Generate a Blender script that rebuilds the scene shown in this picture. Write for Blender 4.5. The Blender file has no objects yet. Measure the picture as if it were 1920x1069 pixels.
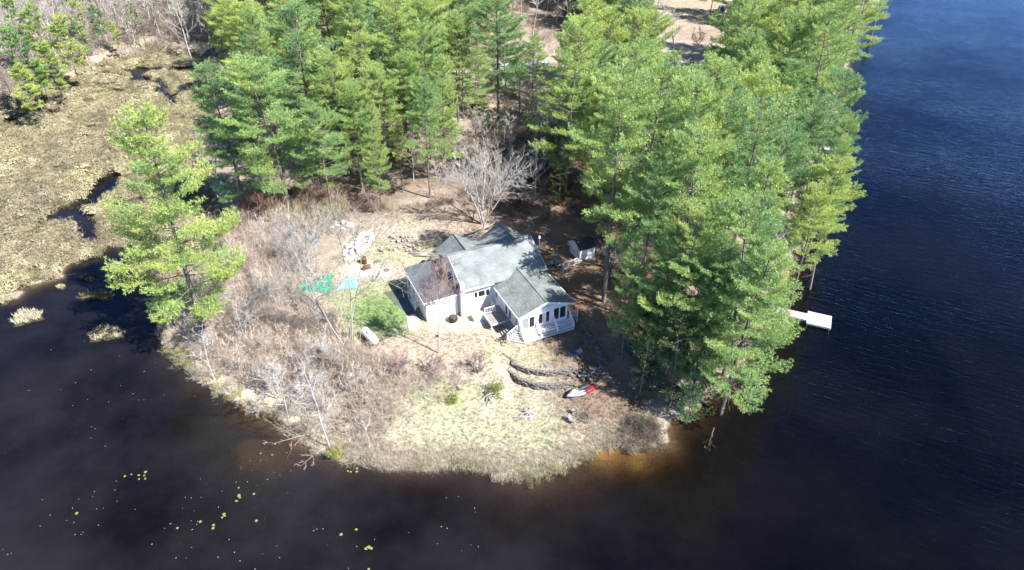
import bpy, math, random
import numpy as np
from mathutils import Vector, Matrix

# ---------------------------------------------------------------- camera, light, exposure
R = math.radians
sc = bpy.context.scene
col = sc.collection
cam_d = bpy.data.cameras.new('camera')
cam = bpy.data.objects.new('camera', cam_d)
col.objects.link(cam)
CAMH = 48.0
TILT = 35.0
FPX = 1320.0
cam.location = (0, 0, CAMH)
cam.rotation_euler = (R(90 - TILT), 0, 0)
cam_d.sensor_width = 36.0
cam_d.lens = FPX / 1920 * 36.0
cam_d.clip_start = 0.5
cam_d.clip_end = 20000
sc.camera = cam

SUN_EL, SUN_AZ = 47.0, -33.0          # azimuth measured from +X, counter clockwise
world = bpy.data.worlds.new('World')
sc.world = world
world.use_nodes = True
wn = world.node_tree.nodes
wl = world.node_tree.links
wn.clear()
sky = wn.new('ShaderNodeTexSky')
sky.sky_type = 'NISHITA'
sky.sun_disc = False
sky.sun_elevation = R(SUN_EL)
sky.sun_rotation = R(90 - SUN_AZ)
sky.altitude = 3500
sky.air_density = 0.6
sky.dust_density = 0.0
sky.ozone_density = 6.0
bg = wn.new('ShaderNodeBackground')
bg.inputs['Strength'].default_value = 0.14
wo = wn.new('ShaderNodeOutputWorld')
wl.new(sky.outputs[0], bg.inputs[0])
wl.new(bg.outputs[0], wo.inputs[0])

sun_d = bpy.data.lights.new('sun', 'SUN')
sun_d.energy = 5.0
sun_d.angle = R(0.5)
sun_d.color = (1.0, 0.97, 0.925)
sun = bpy.data.objects.new('sun', sun_d)
col.objects.link(sun)
sun.location = (60, -60, 90)
sd = Vector((math.cos(R(SUN_EL)) * math.cos(R(SUN_AZ)), math.cos(R(SUN_EL)) * math.sin(R(SUN_AZ)), math.sin(R(SUN_EL))))
sun.rotation_euler = sd.to_track_quat('Z', 'Y').to_euler()

sc.view_settings.view_transform = 'Standard'
sc.view_settings.look = 'None'
sc.view_settings.exposure = 1.2
sc.view_settings.gamma = 1.0
sc.view_settings.use_curve_mapping = False
sc.cycles.max_bounces = 8
sc.cycles.diffuse_bounces = 3
sc.cycles.glossy_bounces = 3
sc.cycles.transparent_max_bounces = 12
sc.cycles.volume_bounces = 0
sc.cycles.use_denoising = True
sc.cycles.sample_clamp_indirect = 6.0

rng = np.random.default_rng(7)
random.seed(7)

# ---------------------------------------------------------------- helpers: photo pixel -> place on the ground
TH = R(TILT)
def gp(px, py, z=0.0):
    x = (px - 960) / FPX
    y = -(py - 534.5) / FPX
    d = np.array([x, math.cos(TH) + y * math.sin(TH), -math.sin(TH) + y * math.cos(TH)])
    t = (z - CAMH) / d[2]
    return np.array([d[0] * t, d[1] * t, z])

def gps(pts, z=0.0):
    return np.array([gp(a, b, z)[:2] for a, b in pts])

def sstep(a, b, x):
    t = np.clip((x - a) / (b - a), 0, 1)
    return t * t * (3 - 2 * t)

_T = np.random.default_rng(3).random((256, 256))
def vnoise(x, y, s=1.0, o=0.0):
    x = np.asarray(x, float) / s + 37.3 + o
    y = np.asarray(y, float) / s + 91.7 + o * 1.7
    xi = np.floor(x).astype(int); yi = np.floor(y).astype(int)
    fx = x - xi; fy = y - yi
    fx = fx * fx * (3 - 2 * fx); fy = fy * fy * (3 - 2 * fy)
    g = lambda a, b: _T[a % 256, b % 256]
    return (g(xi, yi) * (1 - fx) + g(xi + 1, yi) * fx) * (1 - fy) + (g(xi, yi + 1) * (1 - fx) + g(xi + 1, yi + 1) * fx) * fy
def fbm(x, y, s=1.0, o=0.0, n=4):
    r = 0; a = 0.5; t = 0
    for i in range(n):
        r = r + a * vnoise(x, y, s, o + i * 11.3); t += a
        a *= 0.5; s *= 0.5
    return r / t

def inside(poly, x, y):
    c = np.zeros(np.shape(x), bool)
    n = len(poly)
    for i in range(n):
        x1, y1 = poly[i]; x2, y2 = poly[(i + 1) % n]
        if y1 == y2: continue
        k = ((y1 > y) != (y2 > y)) & (x < (x2 - x1) * (y - y1) / (y2 - y1) + x1)
        c ^= k
    return c
def segdist(pts, x, y, closed=False):
    d = np.full(np.shape(x), 1e9)
    n = len(pts)
    for i in range(n if closed else n - 1):
        a = pts[i]; b = pts[(i + 1) % n]
        ab = b - a; L = ab @ ab + 1e-9
        t = np.clip(((x - a[0]) * ab[0] + (y - a[1]) * ab[1]) / L, 0, 1)
        d = np.minimum(d, np.hypot(x - a[0] - t * ab[0], y - a[1] - t * ab[1]))
    return d
def sdf(poly, x, y):                 # positive inside
    d = segdist(poly, x, y, True)
    return np.where(inside(poly, x, y), d, -d)

SHORE = np.vstack([gps([(1650, 0), (1610, 60), (1588, 130), (1570, 200), (1545, 275), (1520, 350), (1490, 420), (1478, 500),
    (1466, 560), (1466, 590), (1420, 640), (1385, 690), (1345, 735), (1300, 768), (1262, 788), (1243, 806), (1248, 826), (1205, 836), (1160, 826),
    (1128, 836), (1100, 856), (1060, 874), (1010, 888), (965, 893), (936, 893), (928, 880), (860, 872), (800, 876), (740, 876), (700, 870),
    (645, 862), (600, 842), (560, 815), (515, 788), (480, 765), (440, 752), (400, 728), (360, 705), (335, 680), (322, 655), (316, 630),
    (300, 590), (285, 560), (270, 522), (240, 498), (200, 506), (150, 508), (112, 508), (95, 530), (50, 546), (0, 549), (-60, 552), (-200, 575)]),
    np.array([[-160, 60], [-400, 40], [-2500, 60], [-2500, 2500], [500, 2500], [260, 500], [160, 290]])])
MARSH = np.vstack([gps([(300, 590), (285, 560), (270, 522), (240, 498), (200, 506), (150, 508), (112, 508), (95, 530), (50, 546), (0, 549), (-60, 552), (-200, 575),
    (-300, 500), (-200, 300), (-60, 235), (0, 215), (90, 172), (150, 150), (215, 118), (290, 100), (350, 108), (420, 112), (420, 170), (395, 250), (380, 330), (420, 400), (370, 480), (335, 560)])])
CHAN = [(gps(p), w) for p, w in [
    ([(20, 230), (62, 212), (78, 198), (110, 185), (160, 165)], 1.5),
    ([(60, 200), (80, 206), (105, 213)], 1.0),
    ([(150, 170), (215, 160)], .6), ([(190, 180), (240, 172)], .9),
    ([(250, 134), (300, 131), (360, 132)], 1.8), ([(262, 132), (264, 158)], 1.7),
    ([(300, 152), (304, 175), (328, 196)], 1.3), ([(350, 160), (338, 180), (318, 190)], 1.1), ([(180, 138), (230, 145)], .9),
    ([(210, 335), (190, 362), (150, 385), (100, 412)], 1.5), ([(135, 388), (165, 420), (172, 450)], 1.2),
    ([(225, 385), (260, 378)], 1.6), ([(170, 385), (120, 398)], 1.8),
    ([(160, 500), (185, 520)], 2.0), ([(215, 480), (240, 500)], 1.6)]]

# terraces in front of the house
UPW = gps([(942, 661), (957, 670), (964, 681), (991, 691), (1024, 695), (1065, 691), (1078, 687)], 1.6)
LOW = gps([(951, 690), (964, 701), (975, 709), (1003, 718), (1034, 719), (1065, 715), (1078, 712)], 1.0)

def height(x, y):
    x = np.asarray(x, float); y = np.asarray(y, float)
    d = sdf(SHORE, x, y) + (fbm(x, y, 3.0, 5.0, 3) - .5) * (1.3 + 3.6 * (1 - sstep(-44, -36, x)))
    land = 0.12 + 1.48 * sstep(0, 15, d) + 1.3 * sstep(30, 90, d) + (fbm(x, y, 6, 2.) - .5) * .35 * sstep(3, 14, d) * sstep(62, 82, y)
    # terrace steps
    m = sstep(UPW[0, 0] - .3, UPW[0, 0] + 1.2, x) * (1 - sstep(UPW[-1, 0] - .5, UPW[-1, 0] + 1.8, x))
    yu = np.interp(x, UPW[:, 0], UPW[:, 1]); yl = np.interp(x, LOW[:, 0], LOW[:, 1])
    ter = 0.30 + 0.70 * sstep(-.15, .3, y - yl) + .6 * sstep(-.15, .3, y - yu)
    near = (1 - sstep(3.0, 6.0, yl - y)) * (1 - sstep(2, 4, y - yu))
    land = land * (1 - m * near) + ter * m * near
    deep = np.where(x < -8, 1.3 + .9 * fbm(x, y, 14, 9.), 3.2)
    sea = -np.minimum(deep, 0.06 + (.42 - .20 * sstep(8, 2, np.abs(x - 4) / 2.2)) * np.abs(d))
    sh = np.hypot((x + 20.5) / 7.0, (y - 43.2) / 4.2) + (fbm(x, y, 4, 77.) - .5) * .8
    sea = np.maximum(sea, -.55 - 2.0 * sstep(.5, 1.3, sh))
    z = np.where(d > 0, land, sea)
    # level ground round the house
    hx = (x - 3.42) * .9063 + (y - 57.42) * .4226; hy = -(x - 3.42) * .4226 + (y - 57.42) * .9063
    hd = np.hypot(np.maximum(np.abs(hx + 3.7) - 7.6, 0), np.maximum(np.abs(hy - 6.8) - 7.4, 0))
    hw = 1 - sstep(.2, 3.5, hd)
    z = z * (1 - hw) + 1.6 * hw
    # marsh mat
    ms = sdf(MARSH, x, y) + (fbm(x, y, 4, 1.) - .5) * 2.5
    mm = sstep(-1.5, 1.5, ms) * (d > -.5)
    mz = 0.16 + .75 * (fbm(x, y, 2.6, 3., 3) - .38)
    for p, w in CHAN:
        w = w * 1.2; cd = segdist(p, x, y) + (fbm(x, y, 3.0, 8., 3) - .5) * 3.0
        mz = mz - 1.9 * (1 - sstep(w * .55, w * 1.15, cd))
    z = np.where(d > 0, z * (1 - mm) + mz * mm * sstep(0, 1.2, d) + (mm * (1 - sstep(0, 1.2, d)) * -.2), z)
    return z
def place(px, py):
    z = 1.0
    for _ in range(8):
        p = gp(px, py, z)
        z = max(0.0, float(height(p[0], p[1])))
    p[2] = z
    return p
def ground(x, y):
    return float(height(x, y))

# ---------------------------------------------------------------- helpers: meshes and tags
def fastmesh(name, V, F, mat=None, smooth=False):
    V = np.asarray(V, np.float32); F = np.asarray(F, np.int32)
    me = bpy.data.meshes.new(name)
    n, k = F.shape
    me.vertices.add(len(V)); me.vertices.foreach_set('co', V.ravel())
    me.loops.add(n * k); me.loops.foreach_set('vertex_index', F.ravel())
    me.polygons.add(n); me.polygons.foreach_set('loop_start', np.arange(n, dtype=np.int32) * k)
    if smooth: me.polygons.foreach_set('use_smooth', np.ones(n, bool))
    me.update(calc_edges=True)
    if mat: me.materials.append(mat)
    return me
def pmesh(name, V, F, mat=None, smooth=False):
    me = bpy.data.meshes.new(name)
    me.from_pydata([tuple(map(float, v)) for v in V], [], [tuple(int(i) for i in f) for f in F])
    if smooth:
        for p in me.polygons: p.use_smooth = True
    if mat: me.materials.append(mat)
    return me
def link(name, me, parent=None, loc=(0, 0, 0), rot=(0, 0, 0), scale=None):
    o = bpy.data.objects.new(name, me)
    col.objects.link(o)
    o.parent = parent
    o.location = loc; o.rotation_euler = rot
    if scale is not None: o.scale = scale if hasattr(scale, '__len__') else (scale,) * 3
    return o
def tag(o, label=None, cat=None, group=None, kind=None):
    if label: o['label'] = label
    if cat: o['category'] = cat
    if group: o['group'] = group
    if kind: o['kind'] = kind
    return o
def empty(name, loc, rz=0, label=None, cat=None, group=None):
    o = bpy.data.objects.new(name, None)
    col.objects.link(o)
    o.empty_display_size = .5
    o.location = [float(a) for a in loc]; o.rotation_euler = (0, 0, rz)
    return tag(o, label, cat, group)
def copy_tree(o, parent=None):
    c = o.copy(); col.objects.link(c); c.parent = parent
    for ch in list(o.children): copy_tree(ch, c)
    return c

class MB:
    """collects polygons of one part"""
    def __init__(s): s.v = []; s.f = []
    def box(s, x0, x1, y0, y1, z0, z1):
        n = len(s.v)
        s.v += [(x0, y0, z0), (x1, y0, z0), (x1, y1, z0), (x0, y1, z0), (x0, y0, z1), (x1, y0, z1), (x1, y1, z1), (x0, y1, z1)]
        s.f += [tuple(n + i for i in q) for q in ((0, 3, 2, 1), (4, 5, 6, 7), (0, 1, 5, 4), (1, 2, 6, 5), (2, 3, 7, 6), (3, 0, 4, 7))]
        return s
    def prism(s, pts, off):
        """polygon (3d points) extruded by the vector off"""
        n = len(s.v); k = len(pts)
        s.v += [tuple(p) for p in pts] + [tuple(np.array(p) + np.array(off)) for p in pts]
        s.f.append(tuple(n + i for i in range(k)[::-1])); s.f.append(tuple(n + k + i for i in range(k)))
        for i in range(k):
            j = (i + 1) % k
            s.f.append((n + i, n + j, n + k + j, n + k + i))
        return s
    def bar(s, a, b, w, h=None, up=(0, 0, 1)):
        """rectangular bar from a to b"""
        h = h or w
        a = np.array(a, float); b = np.array(b, float)
        d = b - a; d /= np.linalg.norm(d) + 1e-9
        sx = np.cross(d, up)
        if np.linalg.norm(sx) < 1e-3: sx = np.cross(d, (1, 0, 0))
        sx /= np.linalg.norm(sx); sz = np.cross(sx, d)
        q = [a + sx * w / 2 * i + sz * h / 2 * j for i, j in ((-1, -1), (1, -1), (1, 1), (-1, 1))]
        return s.prism(q, b - a)
    def tube(s, pts, r, n=8, cap=True):
        pts = [np.array(p, float) for p in pts]
        rr = r if hasattr(r, '__len__') else [r] * len(pts)
        base = len(s.v)
        up = np.array((0, 0, 1.)) if abs((pts[-1] - pts[0])[2]) < .9 * np.linalg.norm(pts[-1] - pts[0]) + 1e-9 else np.array((1., 0, 0))
        for i, p in enumerate(pts):
            d = pts[min(i + 1, len(pts) - 1)] - pts[max(i - 1, 0)]
            d /= np.linalg.norm(d) + 1e-9
            sx = np.cross(d, up); sx /= np.linalg.norm(sx) + 1e-9; sz = np.cross(sx, d)
            for k in range(n):
                a = 2 * math.pi * k / n
                s.v.append(tuple(p + (sx * math.cos(a) + sz * math.sin(a)) * rr[i]))
        for i in range(len(pts) - 1):
            for k in range(n):
                a = base + i * n + k; b = base + i * n + (k + 1) % n
                s.f.append((a, b, b + n, a + n))
        if cap:
            s.f.append(tuple(base + k for k in range(n))[::-1]); s.f.append(tuple(base + (len(pts) - 1) * n + k for k in range(n)))
        return s
    def mesh(s, name, mat, smooth=False): return pmesh(name, s.v, s.f, mat, smooth)
    def build(s, name, mat, parent=None, smooth=False, loc=(0, 0, 0), rot=(0, 0, 0)):
        return link(name, s.mesh(name, mat, smooth), parent, loc, rot)

# ---------------------------------------------------------------- materials
def newmat(name):
    m = bpy.data.materials.new(name); m.use_nodes = True
    n = m.node_tree.nodes; l = m.node_tree.links
    b = n['Principled BSDF']
    b.inputs['Roughness'].default_value = .8
    return m, n, l, b
def noisy(n, l, c1, c2, scale, vec='Object', lo=.35, hi=.65, detail=4):
    tc = n.new('ShaderNodeTexCoord'); nz = n.new('ShaderNodeTexNoise')
    nz.inputs['Scale'].default_value = scale; nz.inputs['Detail'].default_value = detail
    l.new(tc.outputs[vec], nz.inputs['Vector'])
    cr = n.new('ShaderNodeValToRGB')
    cr.color_ramp.elements[0].position = lo; cr.color_ramp.elements[1].position = hi
    cr.color_ramp.elements[0].color = (*c1, 1); cr.color_ramp.elements[1].color = (*c2, 1)
    l.new(nz.outputs['Fac'], cr.inputs[0])
    return cr.outputs[0], nz.outputs['Fac']
def simple(name, c1, c2=None, scale=4, rough=.8, bump=0.0, metal=0.0, spec=.3):
    m, n, l, b = newmat(name)
    c2 = c2 or tuple(x * .8 for x in c1)
    c, f = noisy(n, l, c1, c2, scale)
    l.new(c, b.inputs['Base Color'])
    b.inputs['Roughness'].default_value = rough; b.inputs['Metallic'].default_value = metal
    b.inputs['Specular IOR Level'].default_value = spec
    if bump:
        bp = n.new('ShaderNodeBump'); bp.inputs['Strength'].default_value = bump; bp.inputs['Distance'].default_value = .05
        l.new(f, bp.inputs['Height']); l.new(bp.outputs[0], b.inputs['Normal'])
    return m

def siding_mat(name, c):
    m, n, l, b = newmat(name)
    cc, f = noisy(n, l, c, tuple(x * .86 for x in c), 1.6)
    l.new(cc, b.inputs['Base Color'])
    tc = n.new('ShaderNodeTexCoord'); sp = n.new('ShaderNodeSeparateXYZ'); l.new(tc.outputs['Object'], sp.inputs[0])
    w = n.new('ShaderNodeMath'); w.operation = 'FRACT'; s = n.new('ShaderNodeMath'); s.operation = 'MULTIPLY'; s.inputs[1].default_value = 7
    l.new(sp.outputs['Z'], s.inputs[0]); l.new(s.outputs[0], w.inputs[0])
    bp = n.new('ShaderNodeBump'); bp.inputs['Strength'].default_value = .5; bp.inputs['Distance'].default_value = .02
    l.new(w.outputs[0], bp.inputs['Height']); l.new(bp.outputs[0], b.inputs['Normal'])
    b.inputs['Roughness'].default_value = .55
    return m
def shingle_mat(name, c1, c2, rot=0.0):
    m, n, l, b = newmat(name)
    tc = n.new('ShaderNodeTexCoord'); mp = n.new('ShaderNodeMapping'); l.new(tc.outputs['Object'], mp.inputs[0])
    mp.inputs['Rotation'].default_value = (0, 0, rot)
    br = n.new('ShaderNodeTexBrick'); l.new(mp.outputs[0], br.inputs['Vector'])
    br.inputs['Color1'].default_value = (*c1, 1); br.inputs['Color2'].default_value = (*c2, 1)
    br.inputs['Mortar'].default_value = (*[x * .5 for x in c1], 1)
    br.inputs['Scale'].default_value = 1.0
    br.inputs['Brick Width'].default_value = .33; br.inputs['Row Height'].default_value = .15; br.inputs['Mortar Size'].default_value = .012
    nz = n.new('ShaderNodeTexNoise'); nz.inputs['Scale'].default_value = .8; nz.inputs['Detail'].default_value = 6; l.new(tc.outputs['Object'], nz.inputs[0])
    mr = n.new('ShaderNodeMapRange'); mr.inputs[3].default_value = .72; mr.inputs[4].default_value = 1.2; mr.inputs[1].default_value = .3; mr.inputs[2].default_value = .7
    l.new(nz.outputs['Fac'], mr.inputs[0])
    mx = n.new('ShaderNodeMixRGB'); mx.blend_type = 'MULTIPLY'; mx.inputs[0].default_value = 1
    l.new(br.outputs['Color'], mx.inputs[1]); l.new(mr.outputs[0], mx.inputs[2]); l.new(mx.outputs[0], b.inputs['Base Color'])
    bp = n.new('ShaderNodeBump'); bp.inputs['Strength'].default_value = .6; bp.inputs['Distance'].default_value = .015; bp.invert = True
    l.new(br.outputs['Fac'], bp.inputs['Height']); l.new(bp.outputs[0], b.inputs['Normal'])
    b.inputs['Roughness'].default_value = .75
    return m
def wood_mat(name, c1, c2, axis=0):
    m, n, l, b = newmat(name)
    tc = n.new('ShaderNodeTexCoord'); mp = n.new('ShaderNodeMapping'); l.new(tc.outputs['Object'], mp.inputs[0])
    mp.inputs['Scale'].default_value = (1.5, 18, 18) if axis == 0 else (18, 1.5, 18)
    nz = n.new('ShaderNodeTexNoise'); nz.inputs['Scale'].default_value = 1; nz.inputs['Detail'].default_value = 4; l.new(mp.outputs[0], nz.inputs[0])
    cr = n.new('ShaderNodeValToRGB'); cr.color_ramp.elements[0].color = (*c1, 1); cr.color_ramp.elements[1].color = (*c2, 1)
    cr.color_ramp.elements[0].position = .35; cr.color_ramp.elements[1].position = .65
    l.new(nz.outputs['Fac'], cr.inputs[0])
    oi = n.new('ShaderNodeObjectInfo'); mr = n.new('ShaderNodeMapRange'); mr.inputs[3].default_value = .82; mr.inputs[4].default_value = 1.1
    l.new(oi.outputs['Random'], mr.inputs[0])
    mx = n.new('ShaderNodeMixRGB'); mx.blend_type = 'MULTIPLY'; mx.inputs[0].default_value = 1
    l.new(cr.outputs[0], mx.inputs[1]); l.new(mr.outputs[0], mx.inputs[2]); l.new(mx.outputs[0], b.inputs['Base Color'])
    return m

M = {}
M['white'] = siding_mat('white siding', (.80, .80, .79))
M['trim'] = simple('white trim', (.82, .82, .81), (.74, .74, .73), 3, .5)
M['greywall'] = siding_mat('pale grey siding', (.62, .64, .66))  # darker, cooler copy of the white siding, for gable, doors and far walls
M['roof'] = shingle_mat('asphalt shingles', (.225, .25, .25), (.27, .295, .295))
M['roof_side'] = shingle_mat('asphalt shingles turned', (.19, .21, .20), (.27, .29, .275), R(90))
M['roof_dark'] = simple('rolled roofing', (.095, .11, .125), (.125, .14, .155), 1.2, .8, .2)
M['black_roof'] = simple('black roofing', (.035, .037, .04), (.05, .05, .055), 2, .8)
m, n, l, b = newmat('window glass'); b.inputs['Base Color'].default_value = (.02, .025, .03, 1); b.inputs['Roughness'].default_value = .05; b.inputs['Specular IOR Level'].default_value = .8
M['glass'] = m
M['screen'] = simple('insect screen', (.22, .24, .23), (.3, .3, .28), 3, .6)
M['red'] = simple('red fabric', (.22, .02, .035), (.16, .015, .03), 6, .8)
M['deckwood'] = wood_mat('weathered deck wood', (.22, .20, .185), (.34, .32, .30))
M['whitewood'] = wood_mat('painted boards', (.68, .67, .65), (.80, .79, .77))
M['greywood'] = wood_mat('grey stair boards', (.50, .49, .47), (.66, .65, .62))
M['dock'] = wood_mat('sun bleached dock boards', (.44, .425, .39), (.60, .58, .54), 1)
M['dockwalk'] = wood_mat('weathered dock boards', (.42, .37, .32), (.54, .49, .43), 1)
M['bark'] = simple('pine bark', (.13, .11, .095), (.22, .19, .165), 3, .95, .6)
M['deadwood'] = simple('dead grey wood', (.36, .33, .30), (.50, .47, .43), 3, .9)
M['birch'] = simple('pale birch bark', (.62, .59, .54), (.34, .31, .28), 2.2, .8)
M['greytwig'] = simple('grey twigs', (.34, .29, .25), (.46, .41, .36), 2, .9)
M['palegrey'] = simple('pale grey twigs', (.46, .42, .38), (.58, .54, .49), 2, .9)
M['redtwig'] = simple('reddish budding twigs', (.33, .22, .20), (.42, .31, .28), 2, .9)
M['stone'] = simple('field stone', (.11, .10, .085), (.24, .22, .19), 3, .9, .5)
M['palestone'] = simple('pale stone', (.38, .34, .30), (.26, .22, .19), 2, .9, .5)
M['rubble'] = simple('white rubble', (.74, .73, .72), (.58, .57, .55), 2, .9, .4)
M['concrete'] = simple('concrete', (.62, .58, .52), (.50, .46, .41), 2.5, .9, .2)
M['tank'] = simple('white painted steel', (.86, .86, .85), (.80, .80, .79), 3, .35, 0, 0, .5)
M['metal'] = simple('dull steel', (.30, .31, .32), (.40, .41, .42), 5, .45, 0, .6)
M['blackplastic'] = simple('black plastic', (.02, .02, .022), (.035, .035, .035), 5, .4)
M['rust'] = simple('rusty iron', (.12, .055, .035), (.20, .09, .05), 4, .85, .3)
M['teal'] = simple('teal tarpaulin', (.12, .55, .56), (.30, .66, .66), 2.2, .45, .6)
M['green_tarp'] = simple('green tarpaulin', (.02, .22, .13), (.05, .33, .20), 2, .5, .5)
M['bluebin'] = simple('blue plastic', (.12, .22, .36), (.16, .26, .40), 3, .5)
M['canoe'] = simple('teal green hull', (.03, .085, .10), (.04, .11, .13), 2, .35)
M['vinyl'] = simple('dark seat vinyl', (.03, .03, .035), (.05, .05, .055), 4, .5)
M['hullwhite'] = simple('white gel coat', (.46, .40, .43), (.52, .47, .49), 3, .25)
M['hullred'] = simple('red gel coat', (.30, .02, .045), (.25, .02, .04), 3, .25)
M['hullblue'] = simple('blue plastic trim', (.05, .22, .55), (.06, .25, .6), 3, .3)
M['chair'] = simple('pale grey chair', (.28, .27, .25), (.33, .32, .30), 3, .6)
M['carblue'] = simple('dark blue car paint', (.03, .07, .15), (.035, .08, .17), 3, .25)
M['cargrey'] = simple('silver blue car paint', (.35, .40, .46), (.38, .43, .49), 3, .25)
M['tyre'] = simple('tyre rubber', (.02, .02, .02), (.03, .03, .03), 3, .8)
M['char'] = simple('ash and char', (.05, .045, .04), (.12, .105, .09), 6, .95, .5)
M['lily'] = simple('lily pad', (.19, .24, .06), (.26, .28, .08), 5, .5)

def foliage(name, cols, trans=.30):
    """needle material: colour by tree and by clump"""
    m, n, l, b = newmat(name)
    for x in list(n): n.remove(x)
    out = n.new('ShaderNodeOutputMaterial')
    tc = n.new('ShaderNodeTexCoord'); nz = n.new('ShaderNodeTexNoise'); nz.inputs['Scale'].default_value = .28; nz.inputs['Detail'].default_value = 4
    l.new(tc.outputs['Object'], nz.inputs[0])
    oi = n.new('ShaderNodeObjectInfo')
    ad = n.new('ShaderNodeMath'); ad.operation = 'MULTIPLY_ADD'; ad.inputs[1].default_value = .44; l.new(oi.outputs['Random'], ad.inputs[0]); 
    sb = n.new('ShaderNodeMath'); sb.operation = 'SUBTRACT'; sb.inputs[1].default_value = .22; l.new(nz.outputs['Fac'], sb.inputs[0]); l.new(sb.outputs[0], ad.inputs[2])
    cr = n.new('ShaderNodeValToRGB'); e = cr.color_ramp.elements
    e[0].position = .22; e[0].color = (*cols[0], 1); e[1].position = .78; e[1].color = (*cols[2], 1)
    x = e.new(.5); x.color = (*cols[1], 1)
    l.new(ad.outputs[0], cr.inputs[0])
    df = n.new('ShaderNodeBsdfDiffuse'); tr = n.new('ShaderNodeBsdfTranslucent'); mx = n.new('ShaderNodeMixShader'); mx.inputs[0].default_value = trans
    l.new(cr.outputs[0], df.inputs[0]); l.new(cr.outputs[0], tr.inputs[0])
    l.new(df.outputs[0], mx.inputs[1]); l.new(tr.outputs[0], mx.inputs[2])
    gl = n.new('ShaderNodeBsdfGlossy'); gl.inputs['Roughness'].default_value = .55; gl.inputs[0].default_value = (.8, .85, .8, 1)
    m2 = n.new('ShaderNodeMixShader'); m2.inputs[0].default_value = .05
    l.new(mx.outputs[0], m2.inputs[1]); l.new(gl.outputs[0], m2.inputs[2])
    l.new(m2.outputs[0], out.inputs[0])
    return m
M['needle'] = foliage('pine needles', [(.165, .305, .130), (.325, .455, .140), (.500, .565, .140)])
M['needle_dark'] = foliage('hemlock needles', [(.03, .065, .025), (.06, .10, .03), (.10, .14, .035)])  # much darker needles, for hemlocks and the olive bush

def tint_mat(name, trans=.2):
    m, n, l, b = newmat(name)
    for x in list(n): n.remove(x)
    out = n.new('ShaderNodeOutputMaterial')
    at = n.new('ShaderNodeAttribute'); at.attribute_type = 'INSTANCER'; at.attribute_name = 'tint'
    oi = n.new('ShaderNodeObjectInfo')
    mr = n.new('ShaderNodeMapRange'); mr.inputs[3].default_value = .75; mr.inputs[4].default_value = 1.25
    l.new(oi.outputs['Random'], mr.inputs[0])
    mx = n.new('ShaderNodeMixRGB'); mx.blend_type = 'MULTIPLY'; mx.inputs[0].default_value = 1
    l.new(at.outputs['Color'], mx.inputs[1]); l.new(mr.outputs[0], mx.inputs[2])
    df = n.new('ShaderNodeBsdfDiffuse'); tr = n.new('ShaderNodeBsdfTranslucent'); ms = n.new('ShaderNodeMixShader'); ms.inputs[0].default_value = trans
    l.new(mx.outputs[0], df.inputs[0]); l.new(mx.outputs[0], tr.inputs[0]); l.new(df.outputs[0], ms.inputs[1]); l.new(tr.outputs[0], ms.inputs[2])
    l.new(ms.outputs[0], out.inputs[0])
    return m
M['tint'] = tint_mat('dry plants', .25)

# ---------------------------------------------------------------- ground
def axis(lo, hi, a, b, step, grow=1.09, big=3000):
    c = list(np.arange(a, b, step)); s = step; x = b
    r = []
    while x < hi: r.append(x); s *= grow; x += s
    r.append(hi)
    s = step; x = a - step; q = []
    while x > lo: q.append(x); s *= grow; x -= s
    q.append(lo)
    return np.array(q[::-1] + c + r)
gx = axis(-3000, 3000, -62, 42, .38, 1.035)
gy = axis(-300, 3000, 36, 92, .38, 1.02)
GX, GY = np.meshgrid(gx, gy)
GZ = height(GX, GY)
nx, ny = len(gx), len(gy)
V = np.stack([GX, GY, GZ], -1).reshape(-1, 3)
idx = np.arange(nx * ny).reshape(ny, nx)
F = np.stack([idx[:-1, :-1], idx[:-1, 1:], idx[1:, 1:], idx[1:, :-1]], -1).reshape(-1, 4)

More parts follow.
